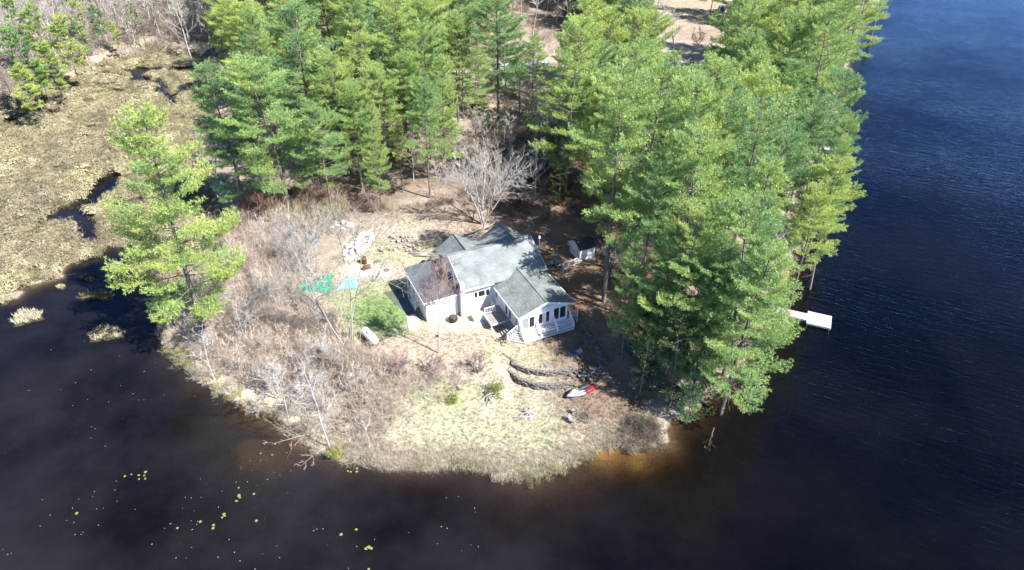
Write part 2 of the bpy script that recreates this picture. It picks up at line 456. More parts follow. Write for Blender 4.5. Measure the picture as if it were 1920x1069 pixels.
def ground_albedo(x, y, z):
    """surface colours by zone, with tree shade painted in behind the yard"""
    c = np.zeros(x.shape + (3,))
    c[...] = (.35, .27, .205)                                    # dry leaves of the woods
    nA = fbm(x, y, 5, 21.); nB = fbm(x, y, 1.6, 31.)
    def blend(col, w):
        w = np.clip(w, 0, 1)[..., None]
        c[...] = c * (1 - w) + np.array(col) * w
    def blob(px, py, rx, ry, col, s=1.0, rot=0.0, soft=.45):
        p = gp(px, py, 1.2)
        dx = x - p[0]; dy = y - p[1]
        ca, sa = math.cos(rot), math.sin(rot)
        u = (dx * ca + dy * sa) / rx; v = (-dx * sa + dy * ca) / ry
        q = np.hypot(u, v) + (nA - .5) * .7 + (nB - .5) * .45
        blend(col, s * (1 - sstep(1 - soft, 1 + soft, q)))
    tan = (.46, .395, .295); cream = (.50, .44, .325); yg = (.47, .46, .30); lit = (.40, .30, .22)
    blend((.38, .27, .19), sstep(.45, .7, nA) * .7)
    # peninsula
    blob(700, 700, 30, 14, (.46, .36, .27), .95)
    blob(1000, 760, 14, 9, tan, .95)
    blob(960, 820, 18, 5, cream, .95)
    blob(930, 770, 7, 4, (.42, .415, .25), .4); blob(1010, 800, 5, 3, (.41, .42, .23), .45); blob(860, 800, 4, 2, (.40, .42, .22), .4); blob(1080, 815, 4, 2, (.40, .41, .22), .4); blob(1130, 800, 4, 2, yg, .3)
    blob(830, 740, 3, 2, (.38, .44, .15), .6); blob(800, 770, 6, 3, yg, .4)
    blob(1150, 790, 5, 3, (.48, .38, .29), .7)
    blob(900, 650, 11, 4, (.50, .40, .295), .9)
    blob(1000, 665, 5, 2.5, (.50, .46, .28), .8)
    blob(700, 540, 7, 8, (.50, .46, .32), .8)
    blob(690, 570, 5, 4, (.34, .38, .16), .75)
    blob(718, 600, 4.4, 3.3, (.20, .32, .09), .9, .2, .5)
    blob(690, 510, 2.6, 1.8, (.74, .69, .60), .9)
    blob(770, 430, 9, 8, (.50, .415, .315), .9)
    blob(770, 480, 7, 3, (.42, .43, .23), .6)
    blob(900, 600, 5, 2, (.50, .43, .31), .8)
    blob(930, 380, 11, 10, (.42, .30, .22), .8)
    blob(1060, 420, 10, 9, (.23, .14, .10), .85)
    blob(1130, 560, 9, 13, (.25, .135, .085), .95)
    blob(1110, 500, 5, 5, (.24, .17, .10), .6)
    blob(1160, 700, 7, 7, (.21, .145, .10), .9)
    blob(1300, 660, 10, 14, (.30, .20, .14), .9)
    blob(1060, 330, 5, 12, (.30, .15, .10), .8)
    blob(970, 255, 13, 12, (.13, .095, .065), .9); blob(960, 330, 11, 9, (.17, .125, .095), .7); blob(690, 330, 8, 14, (.20, .14, .10), .8)  # tree shade behind the yard, painted into the ground as dark patches
    # clearing and lawns behind
    blob(1010, 175, 15, 16, (.54, .43, .32), .95); blob(870, 220, 10, 10, (.48, .36, .27), .8)
    blob(1290, 28, 22, 18, (.40, .32, .21), .95); blob(1290, 100, 8, 10, (.40, .34, .28), .95)
    blob(1020, 120, 10, 8, (.44, .36, .26), .8)
    blob(300, 60, 60, 60, (.46, .35, .27), .6)
    # shore sedge
    d = sdf(SHORE, x, y)
    left = sstep(12, -4, x - 14)
    blend((.54, .47, .345), (1 - sstep(1.2, 3.5, d)) * (d > 0) * left * .8)
    # level ground round the house
    hx = (x - 3.42) * .9063 + (y - 57.42) * .4226; hy = -(x - 3.42) * .4226 + (y - 57.42) * .9063
    hd = np.hypot(np.maximum(np.abs(hx + 3.7) - 7.6, 0), np.maximum(np.abs(hy - 6.8) - 7.4, 0))
    hw = 1 - sstep(.2, 3.5, hd)
    z = z * (1 - hw) + 1.6 * hw
    # marsh mat
    ms = sdf(MARSH, x, y) + (nA - .5) * 3
    mw = sstep(-2, 1, ms)
    mc = np.array((.36, .31, .20)) + (nA[..., None] - .5) * np.array((.10, .13, .05)) + (nB[..., None] - .5) * .10
    c[...] = c * (1 - mw[..., None]) + mc * mw[..., None]
    gy_ = c.mean(-1, keepdims=True); c[...] = c * .82 + gy_ * .18
    # under water
    uw = sstep(.06, -.12, z)
    bed = np.array((.12, .082, .055)) * (.5 + nA[..., None])
    c[...] = c * (1 - uw[..., None]) + bed * uw[..., None]
    p = gp(1165, 850, -.3)
    q = np.hypot((x - p[0]) / 3.2, (y - p[1]) / 2.6) + (nB - .5) * .6
    w = (1 - sstep(.4, 1.25, q)) * uw
    blend((.40, .24, .09), w)
    p = gp(1187, 873, -.6); q = np.hypot((x - p[0]) / 1.1, (y - p[1]) / .5) + (nB - .5) * .8
    blend((.52, .44, .18), (1 - sstep(.4, 1.2, q)) * .7)
    p = gp(500, 830, -.6); q = np.hypot((x - p[0]) / 7.5, (y - p[1]) / 4.5) + (nA - .5) * .6
    blend((.46, .31, .14), (1 - sstep(.5, 1.2, q)) * uw * .9)
    return np.clip(c, .01, .9)
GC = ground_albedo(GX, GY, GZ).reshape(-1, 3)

m, n, l, b = newmat('ground cover')
at = n.new('ShaderNodeAttribute'); at.attribute_name = 'albedo'
tc = n.new('ShaderNodeTexCoord')
def nse(scale, detail=4, rough=.6):
    z = n.new('ShaderNodeTexNoise'); z.inputs['Scale'].default_value = scale; z.inputs['Detail'].default_value = detail; z.inputs['Roughness'].default_value = rough
    l.new(tc.outputs['Object'], z.inputs[0]); return z
def mrng(src, a, bb, c, d):
    r = n.new('ShaderNodeMapRange'); r.inputs[1].default_value = a; r.inputs[2].default_value = bb; r.inputs[3].default_value = c; r.inputs[4].default_value = d
    l.new(src, r.inputs[0]); return r.outputs[0]
n1 = nse(4.5, 6, .75); n2 = nse(.55, 5, .65); vo = n.new('ShaderNodeTexVoronoi'); vo.inputs['Scale'].default_value = 6; l.new(tc.outputs['Object'], vo.inputs[0])
mm_ = n.new('ShaderNodeMath'); mm_.operation = 'MULTIPLY'
l.new(mrng(n1.outputs['Fac'], .32, .68, .60, 1.32), mm_.inputs[0]); l.new(mrng(n2.outputs['Fac'], .3, .7, .76, 1.18), mm_.inputs[1])
mx = n.new('ShaderNodeMixRGB'); mx.blend_type = 'MULTIPLY'; mx.inputs[0].default_value = 1
l.new(at.outputs['Color'], mx.inputs[1]); l.new(mm_.outputs[0], mx.inputs[2])
mv = n.new('ShaderNodeMixRGB'); mv.blend_type = 'MULTIPLY'; mv.inputs[0].default_value = .0
l.new(mx.outputs[0], mv.inputs[1]); l.new(vo.outputs['Color'], mv.inputs[2])
l.new(mv.outputs[0], b.inputs['Base Color'])
bp = n.new('ShaderNodeBump'); bp.inputs['Strength'].default_value = .9; bp.inputs['Distance'].default_value = .12
l.new(n1.outputs['Fac'], bp.inputs['Height']); l.new(bp.outputs[0], b.inputs['Normal'])
b.inputs['Roughness'].default_value = .95; b.inputs['Specular IOR Level'].default_value = .1
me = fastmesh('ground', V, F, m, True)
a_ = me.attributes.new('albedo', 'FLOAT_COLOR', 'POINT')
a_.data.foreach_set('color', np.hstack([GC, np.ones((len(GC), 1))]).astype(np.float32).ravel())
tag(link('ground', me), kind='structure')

# ---------------------------------------------------------------- water: clear tannin-brown body with a rippled surface
m = bpy.data.materials.new('lake water'); m.use_nodes = True
n = m.node_tree.nodes; l = m.node_tree.links; n.clear()
out = n.new('ShaderNodeOutputMaterial')
tc = n.new('ShaderNodeTexCoord')
def wave(scale, rot, sx, sy, detail=3, dist=0.0):
    m0 = n.new('ShaderNodeMapping'); m0.inputs['Rotation'].default_value = (0, 0, rot); l.new(tc.outputs['Object'], m0.inputs[0])
    mp = n.new('ShaderNodeMapping'); mp.inputs['Scale'].default_value = (sx, sy, 1)
    l.new(m0.outputs[0], mp.inputs[0])
    z = n.new('ShaderNodeTexNoise'); z.inputs['Scale'].default_value = scale; z.inputs['Detail'].default_value = detail; z.inputs['Distortion'].default_value = dist
    l.new(mp.outputs[0], z.inputs[0]); return z.outputs['Fac']
w1 = wave(1.35, R(26), .30, 1.5, 3, .5); w2 = wave(3.2, R(18), .45, 1.5, 3, .4); w3 = wave(6.0, R(40), .6, 1.3, 2)
def mth(op, a, bb):
    x = n.new('ShaderNodeMath'); x.operation = op
    for i, s in enumerate((a, bb)):
        if isinstance(s, (int, float)): x.inputs[i].default_value = s
        else: l.new(s, x.inputs[i])
    return x.outputs[0]
hh = mth('ADD', mth('ADD', mth('MULTIPLY', w1, 1.0), mth('MULTIPLY', w2, .45)), mth('MULTIPLY', w3, .12))
# wind: lively to the right, sheltered behind the peninsula on the left
sp = n.new('ShaderNodeSeparateXYZ'); l.new(tc.outputs['Object'], sp.inputs[0])
wr = n.new('ShaderNodeMapRange'); wr.interpolation_type = 'SMOOTHSTEP'; wr.inputs[1].default_value = 0; wr.inputs[2].default_value = 34; wr.inputs[3].default_value = .30; wr.inputs[4].default_value = .85
pat = n.new('ShaderNodeTexNoise'); pat.inputs['Scale'].default_value = .045; pat.inputs['Detail'].default_value = 3; l.new(tc.outputs['Object'], pat.inputs[0])
l.new(sp.outputs['X'], wr.inputs[0])
amp = mth('MULTIPLY', wr.outputs[0], mth('MULTIPLY', pat.outputs['Fac'], 2.0))
bp = n.new('ShaderNodeBump'); bp.inputs['Distance'].default_value = .085
l.new(amp, bp.inputs['Strength']); l.new(hh, bp.inputs['Height'])
fr = n.new('ShaderNodeFresnel'); fr.inputs['IOR'].default_value = 1.333; l.new(bp.outputs[0], fr.inputs['Normal'])
gl = n.new('ShaderNodeBsdfGlossy'); gl.inputs['Roughness'].default_value = .09; gl.inputs['Color'].default_value = (.55, .72, .95, 1); l.new(bp.outputs[0], gl.inputs['Normal'])  # gloss tinted blue so the mirrored sky looks deeper
tr = n.new('ShaderNodeBsdfTransparent')
# greyish diffuse film added to brighten the water, patchy, stronger in the left bay
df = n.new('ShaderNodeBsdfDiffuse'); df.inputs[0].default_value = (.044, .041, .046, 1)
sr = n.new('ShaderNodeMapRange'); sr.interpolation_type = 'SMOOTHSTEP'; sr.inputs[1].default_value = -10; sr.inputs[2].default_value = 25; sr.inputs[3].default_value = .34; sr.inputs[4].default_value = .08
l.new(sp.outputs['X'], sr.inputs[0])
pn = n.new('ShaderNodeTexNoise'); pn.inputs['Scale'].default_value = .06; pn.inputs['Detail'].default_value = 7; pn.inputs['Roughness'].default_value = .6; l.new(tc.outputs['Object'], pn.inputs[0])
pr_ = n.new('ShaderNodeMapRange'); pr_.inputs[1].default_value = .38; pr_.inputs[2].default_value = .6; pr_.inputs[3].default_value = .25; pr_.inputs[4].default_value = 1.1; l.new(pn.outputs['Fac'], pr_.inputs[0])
film_mix = n.new('ShaderNodeMixShader'); l.new(mth('MULTIPLY', sr.outputs[0], pr_.outputs[0]), film_mix.inputs[0]); l.new(tr.outputs[0], film_mix.inputs[1]); l.new(df.outputs[0], film_mix.inputs[2])
ms = n.new('ShaderNodeMixShader'); l.new(fr.outputs[0], ms.inputs[0]); l.new(film_mix.outputs[0], ms.inputs[1]); l.new(gl.outputs[0], ms.inputs[2])
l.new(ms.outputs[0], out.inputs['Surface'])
va = n.new('ShaderNodeVolumeAbsorption'); va.inputs['Color'].default_value = (.46, .38, .22, 1); va.inputs['Density'].default_value = 2.1
l.new(va.outputs[0], out.inputs['Volume'])
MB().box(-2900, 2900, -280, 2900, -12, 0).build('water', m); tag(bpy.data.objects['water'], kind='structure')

# ---------------------------------------------------------------- scatter by geometry nodes (only for uncountable ground cover)
def scatter(name, P, protos, sel, rot, scl, tint, label):
    me = bpy.data.meshes.new(name)
    me.vertices.add(len(P)); me.vertices.foreach_set('co', np.asarray(P, np.float32).ravel())
    def att(nm, ty, key, arr):
        a = me.attributes.new(nm, ty, 'POINT'); a.data.foreach_set(key, arr)
    att('sel', 'INT', 'value', np.asarray(sel, np.int32)); att('rot', 'FLOAT_VECTOR', 'vector', np.asarray(rot, np.float32).ravel())
    att('scl', 'FLOAT_VECTOR', 'vector', np.asarray(scl, np.float32).ravel()); att('tint', 'FLOAT_VECTOR', 'vector', np.asarray(tint, np.float32).ravel())
    c = bpy.data.collections.new(name + ' kinds')
    for i, pm in enumerate(protos):
        o = bpy.data.objects.new('%s kind.%03d' % (name, i), pm); c.objects.link(o)
    g = bpy.data.node_groups.new(name, 'GeometryNodeTree')
    g.interface.new_socket('Geometry', in_out='INPUT', socket_type='NodeSocketGeometry'); g.interface.new_socket('Geometry', in_out='OUTPUT', socket_type='NodeSocketGeometry')
    N = g.nodes; L = g.links
    gi = N.new('NodeGroupInput'); go = N.new('NodeGroupOutput'); ip = N.new('GeometryNodeInstanceOnPoints'); ci = N.new('GeometryNodeCollectionInfo')
    ci.inputs['Collection'].default_value = c; ci.inputs['Separate Children'].default_value = True; ci.inputs['Reset Children'].default_value = True
    def na(nm, ty):
        x = N.new('GeometryNodeInputNamedAttribute'); x.data_type = ty; x.inputs['Name'].default_value = nm; return x.outputs['Attribute']
    L.new(gi.outputs[0], ip.inputs['Points']); L.new(ci.outputs[0], ip.inputs['Instance']); ip.inputs['Pick Instance'].default_value = True
    L.new(na('sel', 'INT'), ip.inputs['Instance Index']); L.new(na('rot', 'FLOAT_VECTOR'), ip.inputs['Rotation']); L.new(na('scl', 'FLOAT_VECTOR'), ip.inputs['Scale'])
    L.new(ip.outputs[0], go.inputs[0])
    o = link(name, me)
    md = o.modifiers.new('scatter', 'NODES'); md.node_group = g
    tag(o, label, None, None, 'stuff')
    return o

# ---------------------------------------------------------------- plants as segments
def seg_mesh(name, S, mat, sides=3):
    """S rows: p0(3) p1(3) r0 r1 ; each a tapered prism"""
    S = np.asarray(S, float)
    p0, p1, r0, r1 = S[:, :3], S[:, 3:6], S[:, 6], S[:, 7]
    d = p1 - p0; d /= np.linalg.norm(d, axis=1, keepdims=True) + 1e-9
    up = np.where(np.abs(d[:, 2:3]) > .9, np.array([[1., 0, 0]]), np.array([[0, 0, 1.]]))
    u = np.cross(d, up); u /= np.linalg.norm(u, axis=1, keepdims=True) + 1e-9
    w = np.cross(u, d)
    V = []
    for k in range(sides):
        a = 2 * math.pi * k / sides
        V.append(p0 + (u * math.cos(a) + w * math.sin(a)) * r0[:, None])
    for k in range(sides):
        a = 2 * math.pi * k / sides
        V.append(p1 + (u * math.cos(a) + w * math.sin(a)) * r1[:, None])
    V = np.stack(V, 1)
    n = len(S); base = (np.arange(n) * 2 * sides)[:, None]
    F = np.concatenate([base + np.array([k, (k + 1) % sides, sides + (k + 1) % sides, sides + k]) for k in range(sides)])
    return fastmesh(name, V.reshape(-1, 3), F, mat, sides > 3)

def rand_unit(r): 
    v = r.normal(size=3); return v / np.linalg.norm(v)
def chain(S, r, p, d, L, r0, r1, n, wob, lift=0.0, grav=0.0):
    """wobbly tapering path; returns its points"""
    pts = [p.copy()]; d = d.copy()
    for i in range(n):
        d = d + r.normal(size=3) * wob + np.array([0, 0, lift - grav * (i / n)])
        d /= np.linalg.norm(d)
        q = p + d * (L / n)
        a = r0 + (r1 - r0) * i / n; b_ = r0 + (r1 - r0) * (i + 1) / n
        S.append((*p, *q, a, b_)); p = q; pts.append(p.copy())
    return pts, d

def bare_tree(seed, H=10, trunk_r=.12, cb=.3, spread=.9, limbs=14, dens=1.0, stems=1, up=.5, lean=(0, 0), twig_r=.017, crown_r=None):
    """returns trunk segments, twig segments"""
    r = np.random.default_rng(seed); T = []; W = []
    for st in range(stems):
        ang = r.uniform(0, 6.28)
        d0 = np.array([lean[0], lean[1], 1.0]) + (np.array([math.cos(ang), math.sin(ang), 0]) * (.28 if stems > 1 else .03))
        d0 /= np.linalg.norm(d0)
        h = H * r.uniform(.85, 1)
        N = 9
        pts, dd = chain(T, r, np.array([r.normal() * .15 * (stems > 1), r.normal() * .15 * (stems > 1), -.15]), d0, h, trunk_r, trunk_r * .12, N, .05, .03)
        nl = max(3, int(limbs / stems))
        for i in range(nl):
            t = cb + (1 - cb) * (i + r.random()) / nl
            k = min(int(t * N), N - 1); f = t * N - k
            p = pts[k] * (1 - f) + pts[k + 1] * f
            a = i * 2.4 + r.uniform(-.5, .5)
            e = r.uniform(up * .6, up * 1.3)
            d = np.array([math.cos(a) * math.cos(e), math.sin(a) * math.cos(e), math.sin(e)])
            L = H * spread * .42 * (1.1 - .75 * (t - cb) / (1 - cb)) * r.uniform(.7, 1.2)
            rr = trunk_r * .42 * (1.15 - t)
            lp, ld = chain(T, r, p, d, L, rr, .012, 5, .12, .06)
            for j in range(int(7 * dens)):
                tt = r.uniform(.2, 1) * 5; kk = min(int(tt), 4)
                q = lp[kk] * (1 - tt + kk) + lp[kk + 1] * (tt - kk)
                bd = ld * .7 + rand_unit(r) * .75 + np.array([0, 0, .25]); bd /= np.linalg.norm(bd)
                bl = L * r.uniform(.25, .5)
                bp_, bdd = chain(W, r, q, bd, bl, twig_r * 1.3, twig_r * .6, 3, .12, .05)
                for k2 in range(int(6 * dens)):
                    m_ = r.integers(0, 4); q2 = bp_[m_]
                    td = bdd * .8 + rand_unit(r) * .7 + np.array([0, 0, .2]); td /= np.linalg.norm(td)
                    tl = bl * r.uniform(.25, .6)
                    e2 = q2 + td * tl
                    W.append((*q2, *e2, twig_r * .7, twig_r * .35))
                    if r.random() < .6:
                        q3 = q2 + td * tl * r.uniform(.3, .8); td2 = td + rand_unit(r) * .6; td2 /= np.linalg.norm(td2)
                        W.append((*q3, *(q3 + td2 * tl * .6), twig_r * .55, twig_r * .3))
    return T, W

def pine(seed, H=22, Rm=4.6, cb=.3, trunk_r=.26, sparse=0.0, flat=0.0, stub=True, tri=(.31, .052), up=.0, mat='needle', zstep=1.3):
    """white pine: trunk mesh with limbs, crown mesh of needle tufts"""
    r = np.random.default_rng(seed); T = []; TP = []; TD = []
    bend = r.normal(size=2) * .5
    def axis_pt(z):
        t = z / H; return np.array([bend[0] * t * t, bend[1] * t * t, z])
    zs = np.linspace(-.3, H, 14)
    for a, b_ in zip(zs[:-1], zs[1:]):
        T.append((*axis_pt(a), *axis_pt(b_), trunk_r * (1 - .93 * max(a, 0) / H), trunk_r * (1 - .93 * b_ / H)))
    if stub:
        for i in range(int(16)):
            z = r.uniform(.12, cb + .05) * H; a = r.uniform(0, 6.28)
            d = np.array([math.cos(a), math.sin(a), r.uniform(-.25, .15)])
            chain(T, r, axis_pt(z), d / np.linalg.norm(d), r.uniform(.6, 2.6), .035, .012, 3, .12)
    z = cb * H
    while z < H * .975:
        t = min(1.0, max(0.0, (z / H - cb) / (1 - cb)))
        prof = max(0, 1 - t) ** .46 * min(1.0, .6 + 1.6 * t) 
        k = r.integers(4, 7)
        a0 = r.uniform(0, 6.28)
        for i in range(k):
            if r.random() < .12 + sparse * .5: continue
            a = a0 + i * 6.283 / k + r.uniform(-.4, .4)
            L = max(.6, Rm * prof * r.uniform(.5, 1.12))
            e = -.08 + up + .62 * t ** 1.5 + r.uniform(-.1, .16)
            d = np.array([math.cos(a) * math.cos(e), math.sin(a) * math.cos(e), math.sin(e)])
            nseg = 5
            pts, dd = chain(T, r, axis_pt(z + r.uniform(-.25, .25)), d, L, .018 + .009 * L, .008, nseg, .07, .045, 0)
            pts = np.array(pts)
            fl = .22 if L < 2 else .34
            hd = np.array([-math.sin(a), math.cos(a), 0])
            s = fl; side = 1
            while s < 1.0:
                q = s * nseg; kk = min(int(q), nseg - 1); p = pts[kk] * (1 - q + kk) + pts[kk + 1] * (q - kk)
                ax = pts[kk + 1] - pts[kk]; ax /= np.linalg.norm(ax)
                tl = (L * .34 * math.sin(math.pi * min(1, max(0, (s - fl * .6) / (1 - fl * .6))) ** .8 * .8 + .25) + .22) * r.uniform(.65, 1.15)
                td = ax * .75 + hd * side * r.uniform(.6, 1.0) + np.array([0, 0, r.uniform(-.05, .3) * (1 - flat)]); td /= np.linalg.norm(td)
                nt = max(1, int(tl / .20))
                for j in range(nt):
                    f = (j + .6) / nt
                    TP.append(p + td * tl * f + np.array([0, 0, .12 * f * f * tl]) + r.normal(size=3) * (.05, .05, .06)); TD.append(td * .8 + ax * .2)
                side = -side; s += .20 / L * r.uniform(.7, 1.3) * (1 + sparse)
            TP.append(pts[-1]); TD.append(dd)
        z += zstep * (1.0 - .5 * t) * r.uniform(.75, 1.25) * (1 + sparse * .8)
    for j in range(6): TP.append(axis_pt(H * (.95 + .01 * j))); TD.append(np.array([0, 0, 1.]))
    TP = np.array(TP); TD = np.array(TD)
    K = 12
    n_ = len(TP)
    P = np.repeat(TP, K, 0); D = np.repeat(TD, K, 0)
    d = D * .75 + r.normal(size=P.shape) * .55 + np.array([0, 0, .28]); d /= np.linalg.norm(d, axis=1, keepdims=True)
    w = np.cross(d, np.array([0, 0, 1.]) + r.normal(size=P.shape) * .55); w /= np.linalg.norm(w, axis=1, keepdims=True) + 1e-9
    ln = tri[0] * r.uniform(.65, 1.2, (len(P), 1)); wd = tri[1] * r.uniform(.7, 1.2, (len(P), 1))
    P = P + r.normal(size=P.shape) * .05
    V = np.stack([P - w * wd * .3, P + w * wd * .3, P + d * ln * .6 + w * wd * .6, P + d * ln, P + d * ln * .6 - w * wd * .6], 1)
    V = np.stack([P, P + d * ln * .5 + w * wd * .5, P + d * ln, P + d * ln * .5 - w * wd * .5], 1)
    F = (np.arange(len(P)) * 4)[:, None] + np.array([0, 1, 2, 3])
    tm = seg_mesh('pine trunk', T, M['bark'], 4)
    cm = fastmesh('pine crown', V.reshape(-1, 3), F, M[mat])
    return tm, cm, H

PINES = [pine(11, 22, 6.6, .28), pine(12, 22, 6.0, .38), pine(13, 22, 7.2, .22), pine(14, 22, 5.4, .42, sparse=.2),
         pine(15, 22, 6.2, .16, up=.04), pine(16, 22, 6.8, .33, sparse=.1)]
open('/tmp/tris.txt', 'w').write(str([len(p[1].polygons) * 2 for p in PINES]))
FLATP = [pine(31, 18, 4.4, .38, flat=1, trunk_r=.15, zstep=1.4, tri=(.42, .09)), pine(32, 18, 3.8, .45, flat=1, trunk_r=.13, zstep=1.5, tri=(.42, .09)), pine(33, 18, 4.8, .32, flat=1, trunk_r=.15, zstep=1.5, tri=(.42, .09))]
YOUNG = [pine(41, 11, 2.6, .12, sparse=.05, trunk_r=.12, stub=False), pine(42, 11, 2.3, .2, sparse=.4, trunk_r=.11, stub=False)]
HEM = [pine(51, 12, 3.4, .12, sparse=.35, flat=1, trunk_r=.16, stub=False, tri=(.28, .08), mat='needle_dark')]

def add_pine(kind, x, y, h, label, group=None, rz=None, wide=1.0, lean=(0, 0), name='pine_tree', z=None):
    tm, cm, H0 = kind
    s = h / H0
    zz = ground(x, y) if z is None else z
    o = empty(name, (x, y, max(zz, 0.0)), rng.uniform(0, 6.28) if rz is None else rz, label, 'pine tree', group)
    o.rotation_euler = (lean[0], lean[1], o.rotation_euler[2])
    o.scale = (s * wide, s * wide, s)
    link('trunk', tm, o); link('crown', cm, o)
    return o
def solve_tree(tx, ty, by):
    """ground position and height of a tree whose top and foot rows are seen at these photo rows"""
    b0 = place(960, by); Y = b0[1]
    dep = TH + math.atan((ty - 534.5) / FPX)
    ztop = CAMH - Y * math.tan(dep)
    zc = Y * math.cos(TH) + (CAMH - ztop) * math.sin(TH)
    X = (tx - 960) / FPX * zc
    return X, Y, ztop - max(0, ground(X, Y))

# ---------------------------------------------------------------- the house
HO = np.array([3.42, 57.42]); HA = R(25); HU = np.array([math.cos(HA), math.sin(HA)]); HV = np.array([-HU[1], HU[0]])
def hl(u, v): p = HO + HU * u + HV * v; return p[0], p[1]
house = empty('house', (HO[0], HO[1], 1.6), HA, 'white sided lake house with grey shingle roofs in the middle of the peninsula', 'house')
def wall_poly(name, pts, off, mat): return MB().prism(pts, off).build(name, mat, house)
# walls
MB().box(-2.75, 2.85, .45, 6.7, -.2, 2.95).build('wing_wall', M['white'], house)
wall_poly('gable_wall', [(-2.75, .45, 2.95), (2.85, .45, 2.95), (.15, .45, 3.93)], (0, .2, 0), M['greywall'])
MB().box(-6.35, 3.0, 6.7, 14.0, -.2, 3.55).build('main_wall', M['white'], house)
for x0, x1 in ((-6.34, -6.14), (2.8, 2.99)):
    MB().prism([(x0, 6.72, 3.55), (x0, 13.98, 3.55), (x0, 10.3, 5.35)], (x1 - x0, 0, 0)).build('gable_wall', M['white'], house)
for a, c, b_, he in ((-6.3, -4.3, -1.6, 3.9), (-1.4, 1.4, 3.3, 3.9)):
    MB().prism([(a + .1, 14.0, 3.2), (b_ - .1, 14.0, 3.2), (b_ - .1, 14.0, he - .1), (c, 14.0, 5.25), (a + .1, 14.0, he - .1)], (0, .18, 0)).build('gable_wall', M['white'], house)
MB().box(-10.5, -6.36, 7.0, 13.7, -.2, 2.5).build('annex_wall', M['white'], house)
# roofs
def slope(name, pts, mat, th=.12): return MB().prism(pts, (0, 0, -th)).build(name, mat, house)
slope('roof_slope', [(-6.6, 6.1, 3.5), (3.3, 6.1, 3.5), (3.3, 10.3, 5.52), (-6.6, 10.3, 5.52)], M['roof'])
slope('roof_slope', [(-6.6, 10.302, 5.52), (3.3, 10.302, 5.52), (3.3, 14.4, 3.5), (-6.6, 14.4, 3.5)], M['roof'])
slope('roof_slope', [(-4.3, 10.0, 5.42), (-4.3, 14.5, 5.42), (-6.62, 14.5, 3.85), (-6.62, 10.6, 3.85)], M['roof_side'])
slope('roof_slope', [(-4.298, 10.0, 5.42), (-1.5, 10.6, 3.9), (-1.5, 14.5, 3.9), (-4.298, 14.5, 5.42)], M['roof_side'])
slope('roof_slope', [(1.4, 10.0, 5.43), (1.4, 14.5, 5.43), (-1.498, 14.5, 3.9), (-1.498, 10.6, 3.9)], M['roof_side'])
slope('roof_slope', [(1.402, 10.0, 5.43), (3.6, 10.6, 3.8), (3.6, 14.5, 3.8), (1.402, 14.5, 5.43)], M['roof_side'])
slope('roof_slope', [(.15, 0, 4.0), (.15, 7.7, 4.0), (-3.05, 6.8, 2.9), (-3.05, 0, 2.9)], M['roof_side'])
slope('roof_slope', [(.152, 0, 4.0), (3.45, 0, 2.9), (3.45, 6.8, 2.9), (.152, 7.7, 4.0)], M['roof_side'])
slope('annex_roof', [(-10.75, 6.85, 2.62), (-6.38, 6.85, 2.72), (-6.38, 13.9, 3.0), (-10.75, 13.9, 2.86)], M['roof_dark'])
# ridge caps and fascias
for a, b_ in (((-6.6, 10.3, 5.55), (3.3, 10.3, 5.55)), ((.15, .02, 4.02), (.15, 7.2, 4.02)), ((-4.3, 10.4, 5.44), (-4.3, 14.5, 5.44)), ((1.4, 10.4, 5.45), (1.4, 14.5, 5.45))):
    MB().bar(a, b_, .2, .035).build('ridge_cap', M['roof'], house)
fas = [((-3.07, -.03, 2.83), (.15, -.03, 3.93)), ((.15, -.03, 3.93), (3.47, -.03, 2.83)), ((-6.62, 6.08, 3.42), (-3.05, 6.08, 3.42)), ((-6.62, 6.07, 3.41), (-6.62, 10.3, 5.43)),
       ((3.32, 6.07, 3.41), (3.32, 10.3, 5.43)), ((3.47, 0, 2.81), (3.47, 6.7, 2.81)), ((-3.08, 0, 2.81), (-3.08, 6.1, 2.81)), ((-10.77, 6.83, 2.55), (-6.4, 6.83, 2.65)), ((-10.78, 6.83, 2.55), (-10.78, 13.9, 2.8))]
for a, b_ in fas: MB().bar(a, b_, .05, .2).build('fascia', M['trim'], house)
MB().bar((-6.64, 10.3, 5.43), (-6.64, 14.4, 3.43), .05, .18).build('fascia', M['trim'], house)
MB().box(-6.8, -6.37, 6.25, 6.68, -.1, 4.3).build('chimney', M['white'], house)
MB().tube([(-6.9, 6.95, .1), (-6.9, 6.95, 2.5)], .06, 8).build('downpipe', M['metal'], house)
MB().tube([(-6.4, 6.62, .1), (-6.4, 6.62, 3.3)], .045, 8).build('downpipe', M['trim'], house)

def window(face, a, b_, h0, h1, pos, red=0, screen=False, bars=0):
    """face 'f' faces -v at v=pos, 'l' faces -u at u=pos"""
    def P3(s, d, h): return (s, pos - d, h) if face == 'f' else (pos - d, s, h)
    def bx(s0, s1, d0, d1, z0, z1):
        p, q = P3(s0, d0, z0), P3(s1, d1, z1)
        return (min(p[0], q[0]), max(p[0], q[0]), min(p[1], q[1]), max(p[1], q[1]), z0, z1)
    w = .07
    f = MB()
    f.box(*bx(a - w, a, .003, .07, h0 - w, h1 + w)).box(*bx(b_, b_ + w, .003, .07, h0 - w, h1 + w)).box(*bx(a, b_, .003, .072, h1, h1 + w)).box(*bx(a, b_, .003, .085, h0 - w, h0))
    for k in range(bars):
        s = a + (b_ - a) * (k + 1) / (bars + 1); f.box(*bx(s - .02, s + .02, .02, .05, h0, h1))
    o = f.build('window', M['trim'], house)
    MB().box(*bx(a, b_, .004, .02, h0, h1)).build('pane', M['screen'] if screen else M['glass'], o)
    if red: MB().box(*bx(a + .03, b_ - .03, .021, .03, h0 + .01, h0 + (h1 - h0) * red)).build('curtain', M['red'], o)
    return o
window('f', -2.4, -1.75, 1.0, 2.35, .45, 0, True)
